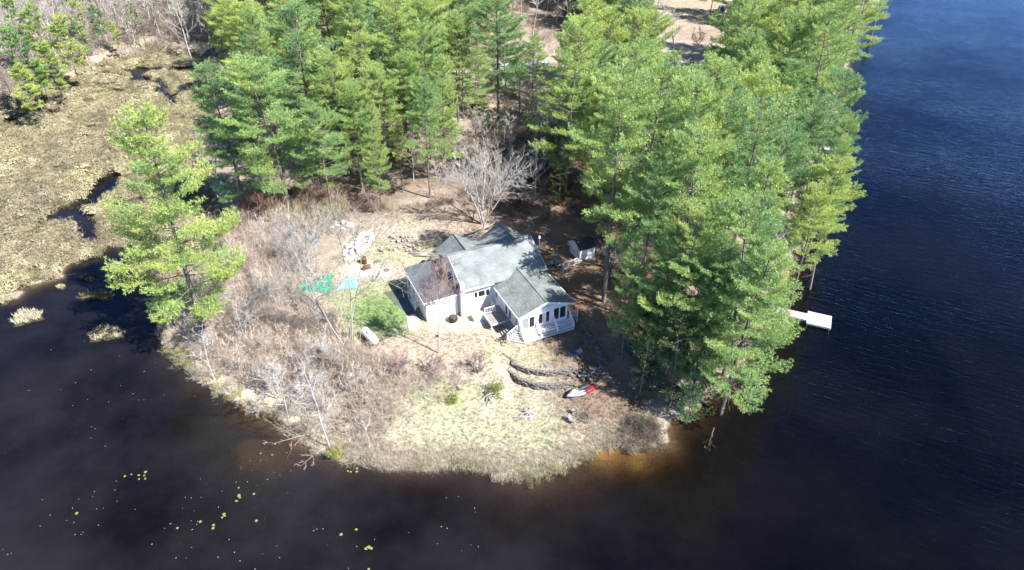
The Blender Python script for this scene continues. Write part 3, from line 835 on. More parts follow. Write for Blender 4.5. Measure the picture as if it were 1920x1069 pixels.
window('f', -1.62, -1.05, 1.0, 2.35, .45, 0, False, 0)
window('f', -.52, -.14, 1.15, 2.4, .45, .5)
window('f', .3, .7, 1.15, 2.45, .45, .62)
window('f', 1.22, 1.82, 1.15, 2.55, .45, .3)
window('f', 1.94, 2.6, 1.15, 2.55, .45, 0)
window('l', 2.35, 2.85, 1.0, 2.2, -2.75); window('l', 3.25, 3.75, 1.0, 2.25, -2.75); window('l', 5.9, 6.3, 1.6, 2.5, -2.75)
window('l', .75, 1.35, 1.0, 2.2, -2.75, 0, True)
d_ = MB().box(-2.79, -2.753, 1.55, 2.25, .8, 2.6).build('door', M['greywall'], house); MB().box(-2.83, -2.79, 1.62, 1.7, 1.6, 1.68).build('handle', M['metal'], d_)
window('f', -5.1, -4.8, 1.75, 2.5, 6.7); window('f', -4.66, -3.92, 1.75, 2.5, 6.7, 0, False); window('f', -3.78, -3.4, 1.75, 2.5, 6.7)
for k in range(3): window('f', -8.6 + k * .47, -8.26 + k * .47, 1.6, 2.15, 7.0, 0, True, 1)
for k in range(2): window('l', 10.6 + k * 1.6, 11.3 + k * 1.6, 1.0, 2.0, -10.5)
window('l', 8.6, 9.5, 2.4, 3.1, -6.35) if False else None
# rail by the cellar hatch on the shaded left side
rb = MB().bar((-11.0, 9.4, 1.25), (-11.0, 11.8, 1.25), .07, .07).bar((-11.0, 9.4, 1.25), (-10.55, 9.4, 1.25), .07, .07)
rb.bar((-11.0, 9.42, -.1), (-11.0, 9.42, 1.22), .07).bar((-11.0, 11.78, -.1), (-11.0, 11.78, 1.22), .07)
rb.build('hatch_railing', M['trim'], house)
MB().prism([(-11.0, 9.6, .05), (-10.52, 9.6, .55), (-10.52, 11.6, .55), (-11.0, 11.6, .05)], (0, 0, -.15)).build('cellar_hatch', M['greywall'], house)

# wraparound front steps: five levels, chamfered at the left corner
steps = empty('front_steps', (0, 0, 0)); steps.parent = house
for k in range(5):
    h1 = .8 - k * .16; o0 = .12 + .21 * k; o1 = o0 + .235; oo0 = .14 + .25 * k; oo1 = oo0 + .275
    vi, vo = .45 - o0 + .0, .45 - o1; ui, uo = -2.75 - oo0, -2.75 - oo1
    # front tread boards between rails
    for a, b_ in ((-2.6, -.78), (-.74, 1.16), (1.2, 3.08)):
        MB().box(a, b_, vo, vi if k else .447, h1 - .05, h1).build('tread', M['whitewood'], steps)
        MB().box(a, b_, vo + .02, vo + .05, h1 - .16, h1 - .052).build('riser', M['deckwood'], steps)
    # corner fan
    MB().prism([(-2.602, vo, h1 - .05), (-2.602, vi if k else .447, h1 - .05), (ui if k else -2.753, .62, h1 - .05), (uo, .62, h1 - .05)], (0, 0, .05)).build('tread', M['greywood'], steps)
    MB().bar((-2.62, vo + .03, h1 - .11), (uo + .03, .6, h1 - .11), .025, .11).build('riser', M['deckwood'], steps)
    # left side flight
    MB().box(uo, ui if k else -2.753, .625, 2.68, h1 - .05, h1).build('tread', M['deckwood'], steps)
def railing(name, pts, mat, parent, hh=.85, gap=.16, posts=True, cap=None):
    """top rail, foot rail and balusters along a polyline of floor points"""
    o = empty(name, (0, 0, 0)); o.parent = parent
    for a, b_ in zip(pts[:-1], pts[1:]):
        a = np.array(a, float); b_ = np.array(b_, float); L = np.linalg.norm(b_ - a); z = np.array((0, 0, 1.))
        MB().bar(a + z * hh, b_ + z * hh, .09, .05).build('top_rail', mat, o)
        MB().bar(a + z * .12, b_ + z * .12, .04, .05).build('foot_rail', mat, o)
        n_ = max(1, int(L / gap))
        for i in range(1, n_):
            p = a + (b_ - a) * i / n_
            MB().bar(p + z * .14, p + z * (hh - .03), .03).build('baluster', mat, o)
        for p in (a, b_): MB().bar(p - z * .1, p + z * (hh + .06), .09).build('post', mat, o)
    return o
railing('stair_railing', [(-2.85, .66, .72), (-4.02, .6, .05)], M['trim'], house)
for u_ in (-2.601, -.76, 1.18, 3.1):
    railing('stair_railing', [(u_, .36, .8), (u_, -.62, .05)], M['trim'], house)
railing('porch_railing', [(3.25, .5, .75), (4.0, .3, .75)], M['greywood'], house, .8)
MB().box(3.0, 4.05, .2, 1.3, .55, .68).build('side_landing', M['deckwood'], house)
for x_, y_ in ((-2.9, .3), (-.76, .2), (1.18, .2), (3.0, .2), (4.0, .25), (4.0, 1.25)): MB().box(x_ - .04, x_ + .04, y_ - .0, y_ + .08, -.2, .54).build('porch_post', M['greywood'], house)

# ---------------------------------------------------------------- side deck
deck = empty('wooden_deck', (HO[0], HO[1], 1.6), HA, 'small raised weathered deck in the corner left of the porch wing', 'deck')
nb = 13
for i in range(nb):
    y0 = 2.75 + i * 1.8 / nb; MB().box(-4.85, -2.8, y0, y0 + 1.8 / nb - .015, .84, .88).build('deck_board', M['deckwood'], deck)
MB().box(-4.93, -4.86, 2.72, 4.6, .62, .98).build('side_board', M['trim'], deck)
MB().box(-4.85, -2.8, 2.7, 2.745, .64, .86).build('rim_joist', M['greywood'], deck)
for x_, y_ in ((-4.8, 2.85), (-4.8, 4.4), (-3.0, 2.85)): MB().box(x_ - .05, x_ + .05, y_ - .05, y_ + .05, -.2, .835).build('deck_post', M['greywood'], deck)
railing('railing', [(-4.85, 4.58, .88), (-3.6, 4.58, .88), (-3.6, 5.5, .88)], M['trim'], deck, .8)
MB().box(-3.55, -2.8, 4.6, 5.6, .80, .86).build('back_landing', M['deckwood'], deck)
# cross braces that lean at the foot of the side flight
xb = empty('sawhorse', (HO[0], HO[1], 1.6), HA, 'dark folding sawhorse frame standing left of the front stair foot', 'sawhorse')
for a, b_ in (((-4.9, .9, 0), (-4.3, .6, .75)), ((-4.3, .9, 0), (-4.9, .6, .75))): MB().bar(a, b_, .06).build('leg', M['blackplastic'], xb)
for a, b_ in (((-4.9, .2, 0), (-4.3, .5, .75)), ((-4.3, .2, 0), (-4.9, .5, .75))): MB().bar(a, b_, .06).build('leg', M['blackplastic'], xb)
MB().bar((-4.95, .55, .74), (-4.25, .55, .74), .07).build('top_bar', M['blackplastic'], xb)

# ---------------------------------------------------------------- near the house
def slab(name, uv, th, mat, label, cat):
    pts = [(*hl(a, b_), 1.6 - .05) for a, b_ in uv]
    o = MB().prism(pts, (0, 0, .05 + th)).build(name, mat); return tag(o, label, cat)
slab('concrete_path', [(-9.0, 5.3), (-8.6, 4.9), (-4.9, 4.1), (-4.95, 4.75), (-6.4, 5.2), (-8.9, 5.75)], .04, M['concrete'], 'pale concrete path leading to the little deck', 'path')
slab('concrete_slab', [(-12.2, 9.0), (-11.2, 8.9), (-11.1, 7.5), (-12.05, 6.2), (-12.7, 6.5)], .05, M['concrete'], 'pale concrete slab beyond the shaded left side of the annex', 'slab')
slab('shadow_sheet', [(-13.2, 14.2), (-10.9, 14.2), (-10.9, 7.4), (-11.3, 7.6), (-12.0, 9.2)], .02, M['roof_dark'], 'dark sheet painting the shadow along the left wall of the annex', 'pad')  # the annex's cast shadow, laid on the ground as a dark sheet
pl_ = empty('round_planter', (*hl(-7.92, 6.0), 1.6), 0, 'round black kettle shaped planter against the annex front', 'planter')
MB().tube([(0, 0, 0), (0, 0, .15), (0, 0, .45), (0, 0, .62)], [.3, .46, .5, .44], 20).build('bowl', M['blackplastic'], pl_, True)
MB().tube([(0, 0, .6), (0, 0, .66)], [.40, .36], 20).build('soil', M['char'], pl_, True)
wb = empty('storage_box', (*hl(-5.35, 5.15), 1.6), HA, 'white plastic storage box beside the little deck', 'storage box')
MB().box(-.62, .62, -.38, .38, 0, .55).build('body', M['tank'], wb); MB().box(-.66, .66, -.42, .42, .552, .64).build('lid', M['trim'], wb)
# feeder pole
p = place(842, 663) if False else (*hl(-9.48, 2.99), 0)
fp = empty('bird_feeder', (p[0], p[1], ground(p[0], p[1])), 0, 'thin pole with a small bird feeder on the lawn left of the path', 'bird feeder')
MB().tube([(0, 0, -.1), (0, 0, 1.7)], .025, 6).build('pole', M['metal'], fp)
MB().box(-.14, .14, -.14, .14, 1.55, 1.75).build('tray', M['greywood'], fp); MB().tube([(0, 0, 1.75), (0, 0, 1.98)], [.22, .03], 8).build('roof', M['trim'], fp)
# light pole behind the roof
p = hl(5.5, 12.3)
lp = empty('lamp_post', (p[0], p[1], ground(*p)), 0, 'thin grey post with white cap behind the right end of the roof', 'post')
MB().tube([(0, 0, -.2), (0, 0, 3.5)], .07, 8).build('pole', M['metal'], lp); MB().tube([(0, 0, 3.5), (0, 0, 3.56), (0, 0, 3.8)], [.16, .16, .05], 10).build('cap', M['trim'], lp)

# propane tank
a = np.array([-15.5, 57.3]); b_ = np.array([-13.75, 55.1]); cxy = (a + b_) / 2; L = np.linalg.norm(b_ - a)
tk = empty('propane_tank', (cxy[0], cxy[1], ground(*cxy)), math.atan2(*(b_ - a)[::-1]), 'long white propane tank lying beside the green lawn patch', 'propane tank')
rr2 = .46; pts = []; rad = []
for t in np.linspace(0, 1, 7): pts.append((-L / 2 + rr2 * (1 - math.cos(t * math.pi / 2)), 0, .85)); rad.append(max(.02, rr2 * math.sin(t * math.pi / 2)))
for t in np.linspace(1, 0, 7): pts.append((L / 2 - rr2 * (1 - math.cos(t * math.pi / 2)), 0, .85)); rad.append(max(.02, rr2 * math.sin(t * math.pi / 2)))
MB().tube(pts, rad, 20).build('vessel', M['tank'], tk, True)
dm = MB().tube([(-.1, 0, 1.27), (-.1, 0, 1.42), (-.1, 0, 1.5)], [.2, .2, .08], 12).build('valve_dome', M['tank'], tk, True)
MB().tube([(-.02, -.19, 1.34), (.14, -.26, 1.3)], .04, 6).build('hinge', M['blackplastic'], dm)
for s_ in (-.9, .9): MB().box(s_ - .08, s_ + .08, -.38, .38, -.1, .55).build('leg', M['metal'], tk)

# garden shed
p = hl(10.1, 10.5)
sh = empty('garden_shed', (p[0], p[1], ground(*p)), HA, 'small white garden shed with black gable roof behind the house', 'shed')
W_, D_ = 2.1, 2.5
MB().box(0, W_, 0, D_, -.3, 1.55).build('wall', M['white'], sh)
for x_ in (.0, W_ - .06): MB().prism([(x_, .02, 1.55), (x_, D_ - .02, 1.55), (x_, D_ * .72, 1.98), (x_, D_ / 2, 2.1), (x_, D_ * .28, 1.98)], (.06, 0, 0)).build('gable', M['white'], sh)
for q in ([(-.12, -.12, 1.52), (W_ + .12, -.12, 1.52), (W_ + .12, D_ * .28, 2.03), (-.12, D_ * .28, 2.03)], [(-.12, D_ * .28, 2.03), (W_ + .12, D_ * .28, 2.03), (W_ + .12, D_ / 2, 2.16), (-.12, D_ / 2, 2.16)],
          [(-.12, D_ / 2, 2.16), (W_ + .12, D_ / 2, 2.16), (W_ + .12, D_ * .72, 2.03), (-.12, D_ * .72, 2.03)], [(-.12, D_ * .72, 2.03), (W_ + .12, D_ * .72, 2.03), (W_ + .12, D_ + .12, 1.52), (-.12, D_ + .12, 1.52)]):
    MB().prism(q, (0, 0, .05)).build('roof_panel', M['black_roof'], sh)
for k in range(2):
    dr = MB().box(-.045, -.005, .5 + k * .78, 1.25 + k * .78, -.1, 1.5).build('door', M['trim'], sh)
    MB().box(-.08, -.045, 1.12 + k * .2, 1.18 + k * .2, .7, .9).build('handle', M['blackplastic'], dr)
for y_ in (.43, 2.05): MB().box(-.05, -.004, y_, y_ + .06, -.1, 1.55).build('door_post', M['metal'], sh)

# ---------------------------------------------------------------- stones
def stone_mesh(seed, sx=1, sy=1, sz=1, mat=None):
    r = np.random.default_rng(seed); bm = __import__('bmesh').new()
    import bmesh
    bmesh.ops.create_icosphere(bm, subdivisions=1, radius=.5)
    k = r.uniform(.45, .6)
    for v in bm.verts:
        c = v.co; 
        for i in range(3): c[i] = max(-k * .8, min(k * .8, c[i] * 1.25)) 
        v.co = Vector((c[0] * sx * (1 + r.normal() * .12), c[1] * sy * (1 + r.normal() * .12), c[2] * sz * (1 + r.normal() * .12)))
    me = bpy.data.meshes.new('stone'); bm.to_mesh(me); bm.free(); me.materials.append(mat or M['stone']); return me
ST = [stone_mesh(i, 1.25, .9, .7) for i in range(5)]
RUB = [stone_mesh(i + 10, 1.1, .9, .7, M['rubble']) for i in range(4)]
PST = [stone_mesh(i + 20, 1.2, .85, .55, M['palestone']) for i in range(4)]
def stone_wall(name, pts, top, hgt_, label, seed, th=.45, hf=None):
    r = np.random.default_rng(seed)
    c = pts.mean(0); o = empty(name, (c[0], c[1], 0), 0, label, 'retaining wall')
    seg = np.hypot(*np.diff(pts, axis=0).T); cum = np.r_[0, np.cumsum(seg)]; Lt = cum[-1]
    rows = int(math.ceil(hgt_ / .21))
    for j in range(rows):
        s = r.uniform(0, .2)
        while s < Lt:
            w = r.uniform(.28, .5); q = min(s + w / 2, Lt - .01)
            x = np.interp(q, cum, pts[:, 0]); y = np.interp(q, cum, pts[:, 1])
            x2 = np.interp(min(q + .1, Lt), cum, pts[:, 0]); y2 = np.interp(min(q + .1, Lt), cum, pts[:, 1]); x1 = np.interp(q - .1, cum, pts[:, 0]); y1 = np.interp(q - .1, cum, pts[:, 1])
            ang = math.atan2(y2 - y1, x2 - x1)
            tz = top(q / Lt) if callable(top) else top
            link('stone', ST[r.integers(5)], o, (x - c[0] + r.normal() * .03, y - c[1] - .12 + j * .0 + r.normal() * .04, tz - .1 - j * .2 + r.normal() * .02), (r.normal() * .12, r.normal() * .12, ang + r.normal() * .1), (w / .95, th * r.uniform(.8, 1.1), r.uniform(.28, .38)))
            s += w * .93
    return o
stone_wall('stone_wall', UPW, 1.66, .85, 'upper curved dry stone retaining wall below the porch', 1)
stone_wall('stone_wall', LOW, lambda t: 1.12 - .1 * t, 1.05, 'lower curved dry stone retaining wall, nearer the fire pit', 2)
def pile(name, px, py, n_, rx, ry, size, meshes, label, cat, seed, part='stone', hgt_=.35, rot=0):
    r = np.random.default_rng(seed); p = place(px, py); o = empty(name, p, rot, label, cat)
    for i in range(n_):
        a = r.uniform(0, 6.28); q = math.sqrt(r.random()); s = r.uniform(.6, 1.3) * size
        x, y = rx * q * math.cos(a), ry * q * math.sin(a)
        link(part, meshes[r.integers(len(meshes))], o, (x, y, .08 + hgt_ * (1 - q) * r.random()), tuple(r.uniform(0, 3, 3) * (.25, .25, 1)), (s, s * r.uniform(.7, 1), s * r.uniform(.6, 1)))
    return o
bord = [(1092, 612), (1100, 626), (1112, 640), (1120, 655), (1125, 672), (1124, 690), (1120, 704)]
bp_ = np.array([place(a, b_) for a, b_ in bord]); r = np.random.default_rng(8)
o = empty('stone_border', bp_[0], 0, 'dark stone border curving down the slope in tree shade right of the porch', 'stone border')
for a, b_ in zip(bp_[:-1], bp_[1:]):
    for t in np.arange(0, 1, .24):
        q = a + (b_ - a) * t - bp_[0]; link('stone', ST[r.integers(5)], o, (q[0] + r.normal() * .08, q[1] + r.normal() * .08, q[2] + .1), (0, 0, r.uniform(0, 3)), (r.uniform(.4, .65), r.uniform(.35, .5), r.uniform(.35, .6)))
pile('stone_steps', 1096, 700, 42, 1.8, 1.1, .48, ST, 'tumbled dark stones where the retaining walls end in tree shade', 'rock pile', 3)
pile('rubble_pile', 672, 462, 95, 1.3, 3.4, .7, RUB, 'long heap of broken white rubble at the back of the yard', 'rubble pile', 4, 'rubble_piece', .8, R(-15))
pile('rubble_pile', 640, 424, 22, 1.5, 1.0, .7, RUB, 'smaller white heap behind the long rubble heap', 'rubble pile', 5, 'rubble_piece', .5)
pile('rock_pile', 755, 448, 26, 1.6, 1.1, .65, PST, 'scattered tan boulders in the back yard, upper group', 'rock pile', 6, hgt_=.3)
pile('rock_pile', 728, 468, 10, 1.1, .6, .6, PST, 'short row of tan boulders left of the upper boulder group', 'rock pile', 7, hgt_=.2)
pile('rock_pile', 775, 466, 24, 1.9, .9, .55, PST, 'flat tan stones strewn just behind the annex', 'rock pile', 8, hgt_=.2)
def logs(px, py, n_, L, rr3, spread, label, seed, ang=.2, mat='deadwood', hgt_=.3, name='log_pile', cat='log pile'):
    r = np.random.default_rng(seed); p = place(px, py); o = empty(name, p, 0, label, cat)
    for i in range(n_):
        a = ang + r.normal() * spread; l2 = L * r.uniform(.6, 1.1); c = np.array((r.normal() * L * .12, r.normal() * L * .14, r.uniform(.05, hgt_)))
        d = np.array((math.cos(a), math.sin(a), r.normal() * .04)) * l2 / 2; q = rr3 * r.uniform(.6, 1.3)
        MB().tube([c - d, c + d * .1 + r.normal(size=3) * .03, c + d], [q, q * .9, q * .75], 7).build('log', M[mat], o, True)
    return o
logs(790, 478, 5, 3.2, .08, .1, 'a few thin pale logs lying side by side behind the annex', 11, -.12)
logs(1070, 497, 12, 2.8, .13, .35, 'heap of dark logs between the garden shed and the house', 12, .5, 'greytwig', .5)
logs(990, 780, 26, 1.7, .03, 1.3, 'burn pile of pale sticks on the lawn left of the fire pit', 13, 0, 'palegrey', .4, 'stick_pile', 'stick pile')
logs(905, 440, 16, 4.5, .06, .5, 'tangle of grey cut branches just behind the house roof', 14, .2, 'greytwig', .8, 'branch_pile', 'branch pile')
logs(1008, 366, 9, 4.5, .07, .6, 'grey fallen branches in the shade behind the yard', 15, .3, 'greytwig', .4, 'branch_pile', 'branch pile')
logs(918, 745, 9, 2.0, .04, .9, 'small dark heap of prunings beside the yellow green bush on the lawn', 16, .3, 'greytwig', .4, 'branch_pile', 'branch pile')
logs(590, 690, 10, 3.5, .06, .7, 'bleached fallen branches inside the lower left thicket', 17, .3, 'palegrey', .5, 'branch_pile', 'branch pile')

# fire ring, chairs
p = place(1093, 782)
fr_ = empty('fire_ring', p, 0, 'round dark fire ring of stones on the lower lawn', 'fire pit')
MB().tube([(0, 0, -.05), (0, 0, .04)], .5, 24).build('ash_bed', M['char'], fr_)
for k in range(14):
    a = 2 * math.pi * k / 14; link('stone', ST[k % 5], fr_, (.56 * math.cos(a), .56 * math.sin(a), .08), (0, 0, a + 1.57), (.24, .2, .3))
def lawn_chair(x, y, rz, label, mat):
    o = empty('lawn_chair', (x, y, ground(x, y)), rz, label, 'lawn chair'); o.scale = (.78, .78, .78)
    for i in range(4): MB().box(-.28, .28, -.26 + i * .135, -.14 + i * .135, .36 + .015 * (3 - i), .385 + .015 * (3 - i)).build('seat_slat', mat, o)
    for i in range(5): MB().prism([(-.28 + i * .115, .26, .34), (-.18 + i * .115, .26, .34), (-.18 + i * .115, .62, 1.02), (-.28 + i * .115, .62, 1.02)], (0, .025, .01)).build('back_slat', mat, o)
    for s_ in (-1, 1):
        MB().box(s_ * .34 - .06, s_ * .34 + .06, -.34, .42, .56, .585).build('armrest', mat, o)
        MB().bar((s_ * .33, -.28, 0), (s_ * .33, -.28, .56), .07, .04).build('leg', mat, o); MB().bar((s_ * .3, .55, 0), (s_ * .33, .0, .42), .04, .09).build('leg', mat, o)
    return o
lawn_chair(5.8, 47.25, R(-150), 'pale lawn chair above the fire ring, facing away', M['chair'])
lawn_chair(5.62, 45.95, R(60), 'darker slatted lawn chair left of the fire ring', M['deckwood'])

# personal watercraft on the lawn
def loft(sections, name, mat, parent, closed=True):
    """sections: list of rings of equal length"""
    k = len(sections[0]); V = [q for s_ in sections for q in s_]; F = []
    for i in range(len(sections) - 1):
        for j in range(k): F.append((i * k + j, i * k + (j + 1) % k, (i + 1) * k + (j + 1) % k, (i + 1) * k + j))
    F.append(tuple(range(k))[::-1]); F.append(tuple((len(sections) - 1) * k + j for j in range(k)))
    return link(name, pmesh(name, V, F, mat, True), parent)
a = np.array([5.25, 48.95]); b_ = np.array([7.75, 50.35]); cxy = (a + b_) / 2
ws = empty('personal_watercraft', (cxy[0], cxy[1], ground(*cxy)), math.atan2(*(a - b_)[::-1]), 'white and red jet ski with black seat parked by the lower stone wall', 'jet ski')
secs = []
for t in np.linspace(0, 1, 9):
    x = -1.45 + 2.9 * t; w = .56 * (1 - max(0, (t - .45) / .55) ** 2.2) + .03; hb = .12 + .3 * max(0, t - .6); ht = .52 + .1 * t - .25 * max(0, t - .82) / .18 * .6
    secs.append([(x, -w, ht - .12), (x, -w * .8, hb + .05), (x, 0, hb - .08), (x, w * .8, hb + .05), (x, w, ht - .12), (x, w * .7, ht), (x, 0, ht + .05), (x, -w * .7, ht)])
loft(secs[3:], 'hull', M['hullwhite'], ws); loft(secs[:4], 'rear_hull', M['hullred'], ws)
loft([[(x, -w, .55), (x, w, .55), (x, w * .75, h_), (x, -w * .75, h_)] for x, w, h_ in ((-1.1, .2, .7), (-.9, .26, .86), (-.3, .24, .86), (.15, .18, .8), (.35, .14, .74))], 'seat', M['vinyl'], ws)
loft([[(x, -w, .5), (x, w, .5), (x, w * .6, h_), (x, -w * .6, h_)] for x, w, h_ in ((.2, .24, .78), (.45, .26, .95), (.8, .24, .82), (1.2, .12, .62))], 'hood', M['hullwhite'], ws)
hb_ = MB().tube([(.42, -.38, 1.0), (.48, 0, .98), (.42, .38, 1.0)], .03, 8).build('handlebar', M['blackplastic'], ws)
for s_ in (-1, 1): MB().tube([(.42, s_ * .28, 1.0), (.42, s_ * .42, 1.0)], .045, 8).build('grip', M['vinyl'], hb_)
for s_ in (-1, 1): MB().box(-1.0, .5, s_ * .42 - .05, s_ * .42 + .05, .53, .57).build('footwell_pad', M['vinyl'], ws)
MB().box(-1.45, -1.0, -.62, -.45, .18, .34).build('side_fin', M['hullblue'], ws)
for y_ in (-.3, .3): MB().box(-1.3, 1.1, y_ - .05, y_ + .05, -.05, .1).build('cradle_rail', M['metal'], ws)

# overturned canoe in the shade
a = np.array([11.45, 57.6]); b_ = np.array([12.9, 53.4]); cxy = (a + b_) / 2
cn = empty('canoe', (cxy[0], cxy[1], ground(*cxy)), math.atan2(*(b_ - a)[::-1]), 'teal canoe lying keel up in the shade under the right hand pines', 'canoe')
L = 2.3; secs = []
for t in np.linspace(-1, 1, 13):
    w = .44 * (1 - abs(t) ** 2.4) + .02; hh_ = .42 - .06 * (1 - t * t); zz = .03 - .0 * t
    secs.append([(L * t, -w, zz), (L * t, -w * .95, hh_ * .45), (L * t, -w * .6, hh_ * .9), (L * t, 0, hh_ + .03), (L * t, w * .6, hh_ * .9), (L * t, w * .95, hh_ * .45), (L * t, w, zz)])
loft(secs, 'hull', M['canoe'], cn); MB().bar((-2.1, 0, .47), (2.1, 0, .47), .05, .03).build('keel', M['metal'], cn)
for t in (-1, 1): MB().box(min(t * 1.9, t * 2.33), max(t * 1.9, t * 2.33), -.07, .07, .40, .5).build('end_cap', M['hullwhite'] if t > 0 else M['metal'], cn)
# boards on the lawn
p = place(1025, 684); o = MB().box(-.28, .28, -.4, .4, 0, .05).bar((-.2, -.35, .06), (-.2, .35, .06), .05).bar((.2, -.35, .06), (.2, .35, .06), .05).build('wooden_pallet', M['deckwood'], None, False, p, (0, 0, .5)); tag(o, 'small grey wooden board lying above the upper stone wall', 'board')
p = place(1081, 663); o = empty('folded_chair', p, .4, 'dark blue folded lounge chair lying on the lawn right of the porch', 'folding chair')
MB().box(-.55, .1, -.3, .3, .06, .12).build('seat', M['carblue'], o); MB().prism([(.1, -.3, .1), (.1, .3, .1), (.55, .3, .3), (.55, -.3, .3)], (0, 0, .05)).build('backrest', M['metal'], o)
for s_ in (-.32, .32): MB().bar((-.55, s_, .03), (.6, s_, .2), .035).build('frame_bar', M['metal'], o)
# cart by the shed
p = hl(7.4, 11.3); o = empty('garden_cart', (p[0], p[1], ground(*p)), R(115), 'grey metal garden cart tipped up beside the dark log heap', 'cart')
MB().prism([(-.6, -.4, .35), (.6, -.4, .35), (.75, -.5, .8), (-.7, -.5, .8)], (0, .06, 0)).prism([(-.6, .4, .35), (.6, .4, .35), (.75, .5, .8), (-.7, .5, .8)], (0, -.06, 0)).box(-.6, .6, -.4, .4, .3, .35).prism([(-.6, -.4, .35), (-.6, .4, .35), (-.72, .5, .8), (-.72, -.5, .8)], (.05, 0, 0)).build('tub', M['metal'], o)
for s_ in (-.5, .5):
    w_ = MB().tube([(0, s_ - .05, .25), (0, s_ + .05, .25)], .25, 14).build('wheel', M['tyre'], o); MB().tube([(0, s_ - .06, .25), (0, s_ + .06, .25)], .12, 10).build('rim', M['metal'], w_)
MB().bar((.6, 0, .4), (1.5, 0, .9), .05).build('handle', M['metal'], o)
o = empty('tool_bench', (*hl(6.2, 11.0), ground(*hl(6.2, 11.0))), HA, 'dark low bench cluttered with black boxes near the garden cart', 'bench')
MB().box(-.9, .9, -.35, .35, .5, .56).build('top', M['deckwood'], o)
for x_ in (-.8, .8):
    for y_ in (-.28, .28): MB().box(x_ - .04, x_ + .04, y_ - .04, y_ + .04, -.1, .498).build('leg', M['deckwood'], o)

# ---------------------------------------------------------------- tarpaulins, barrel, bin at the back of the yard
def tarp(px, py, rx, ry, h, mat, name, label, cat, seed, rot=0):
    r = np.random.default_rng(seed); p = place(px, py); N = 26; V = []; F = []
    for j in range(N):
        for i in range(N):
            x = (i / (N - 1) * 2 - 1); y = (j / (N - 1) * 2 - 1); q = max(abs(x), abs(y)); a = math.atan2(y, x)
            k = 1 + .16 * math.sin(3 * a + seed) + .10 * math.sin(7 * a + seed * 2)
            z = h * (1 - q ** 1.6) * (.75 + .5 * float(vnoise(x * 2 + seed, y * 2, .6))) + .10 * math.sin(9 * a) * q * (1 - q) * 3 + .12 * float(vnoise(x * 5, y * 5, 1, seed)) * (1 - q * .7) + .03
            V.append((x * rx * k, y * ry * k, z))
    for j in range(N - 1):
        for i in range(N - 1): F.append((j * N + i, j * N + i + 1, (j + 1) * N + i + 1, (j + 1) * N + i))
    o = link(name, pmesh(name, V, F, mat, False), None, p, (0, 0, rot)); md = o.modifiers.new('thickness', 'SOLIDIFY'); md.thickness = .02
    return tag(o, label, cat)
tarp(655, 533, 1.0, 1.0, .75, M['teal'], 'tarpaulin', 'crumpled light teal tarpaulin over a heap beside the bare tall tree', 'tarpaulin', 3)
tarp(592, 536, 1.9, 1.4, .5, M['green_tarp'], 'tarpaulin', 'green tarpaulin spread under bare branches, with a grey heap on it', 'tarpaulin', 5, .35)
p = place(595, 534); gh = empty('netting_heap', (p[0], p[1], p[2] + .1), .3, 'grey heap of netting on the green tarpaulin', 'netting')
r = np.random.default_rng(77); mb = MB()
for _ in range(46):
    a_ = r.normal(size=3) * (.75, .55, .0) + (0, 0, r.uniform(.3, .9)); a2 = a_ + r.normal(size=3) * (.6, .5, .12); mb.tube([a_, (a_ + a2) / 2 + (0, 0, .1), a2], .03, 5)
o = mb.build('net_folds', M['deadwood'], gh); tag(o, kind='stuff')
for k in range(4): MB().tube([((k % 2 - .5) * 2.6, (k // 2 - .5) * 2.0, -.1), ((k % 2 - .5) * 2.9, (k // 2 - .5) * 2.2, 1.3)], .04, 6).build('pole', M['green_tarp'], gh)
p = place(683, 494); o = empty('burn_barrel', p, 0, 'rusty brown burn barrel in front of the white rubble', 'barrel')
MB().tube([(0, 0, 0), (0, 0, .3), (0, 0, .32), (0, 0, .6), (0, 0, .62), (0, 0, .9)], [.32, .32, .34, .32, .34, .32], 16).build('drum', M['rust'], o, True); MB().tube([(0, 0, .9), (0, 0, .91)], .28, 16).build('ash', M['char'], o)
p = place(688, 505); o = empty('rusty_drum', p, .4, 'second rusty drum lying on its side by the burn barrel', 'barrel')
MB().tube([(-.45, 0, .3), (.45, 0, .3)], .3, 14).build('drum', M['rust'], o, True); MB().tube([(.451, 0, .3), (.46, 0, .3)], .24, 14).build('lid', M['char'], o)
p = place(590, 456); o = empty('blue_bin', p, .3, 'blue plastic bin half hidden in the thicket', 'bin')
MB().prism([(-.4, -.4, 0), (.4, -.4, 0), (.4, .4, 0), (-.4, .4, 0)], (0, 0, .9)).build('body', M['bluebin'], o); MB().box(-.45, .45, -.45, .45, .9, 1.0).build('lid', M['bluebin'], o)
p = place(583, 452); o = MB().box(-.3, .3, -.25, .25, 0, .7).box(-.34, .34, -.29, .29, .7, .78).build('white_box', M['tank'], None, False, p, (0, 0, .2)); tag(o, 'small white box left of the blue bin in the thicket', 'box')
p = place(708, 491); o = empty('ash_heap', p, 0, 'small flat grey stone lying right of the burn barrel', 'stone'); link('stone', ST[1], o, (0, 0, .1), (0, 0, .4), (.9, .6, .3))
p = place(708, 512); o = MB().prism([(1.6 * math.cos(t) * (1 + .18 * math.sin(3 * t)), .95 * math.sin(t) * (1 + .2 * math.cos(2 * t)), 0) for t in np.linspace(0, 6.1, 22)], (0, 0, .07)).build('sand_patch', M['concrete'], None, False, p, (0, 0, -.2)); tag(o, 'pale patch of spread sand beside the burn barrel', 'sand')
p = place(725, 508); o = empty('manhole_cover', p, 0, 'round grey septic cover on the pale sand', 'cover'); MB().tube([(0, 0, 0), (0, 0, .13)], .38, 18).build('lid', M['metal'], o)

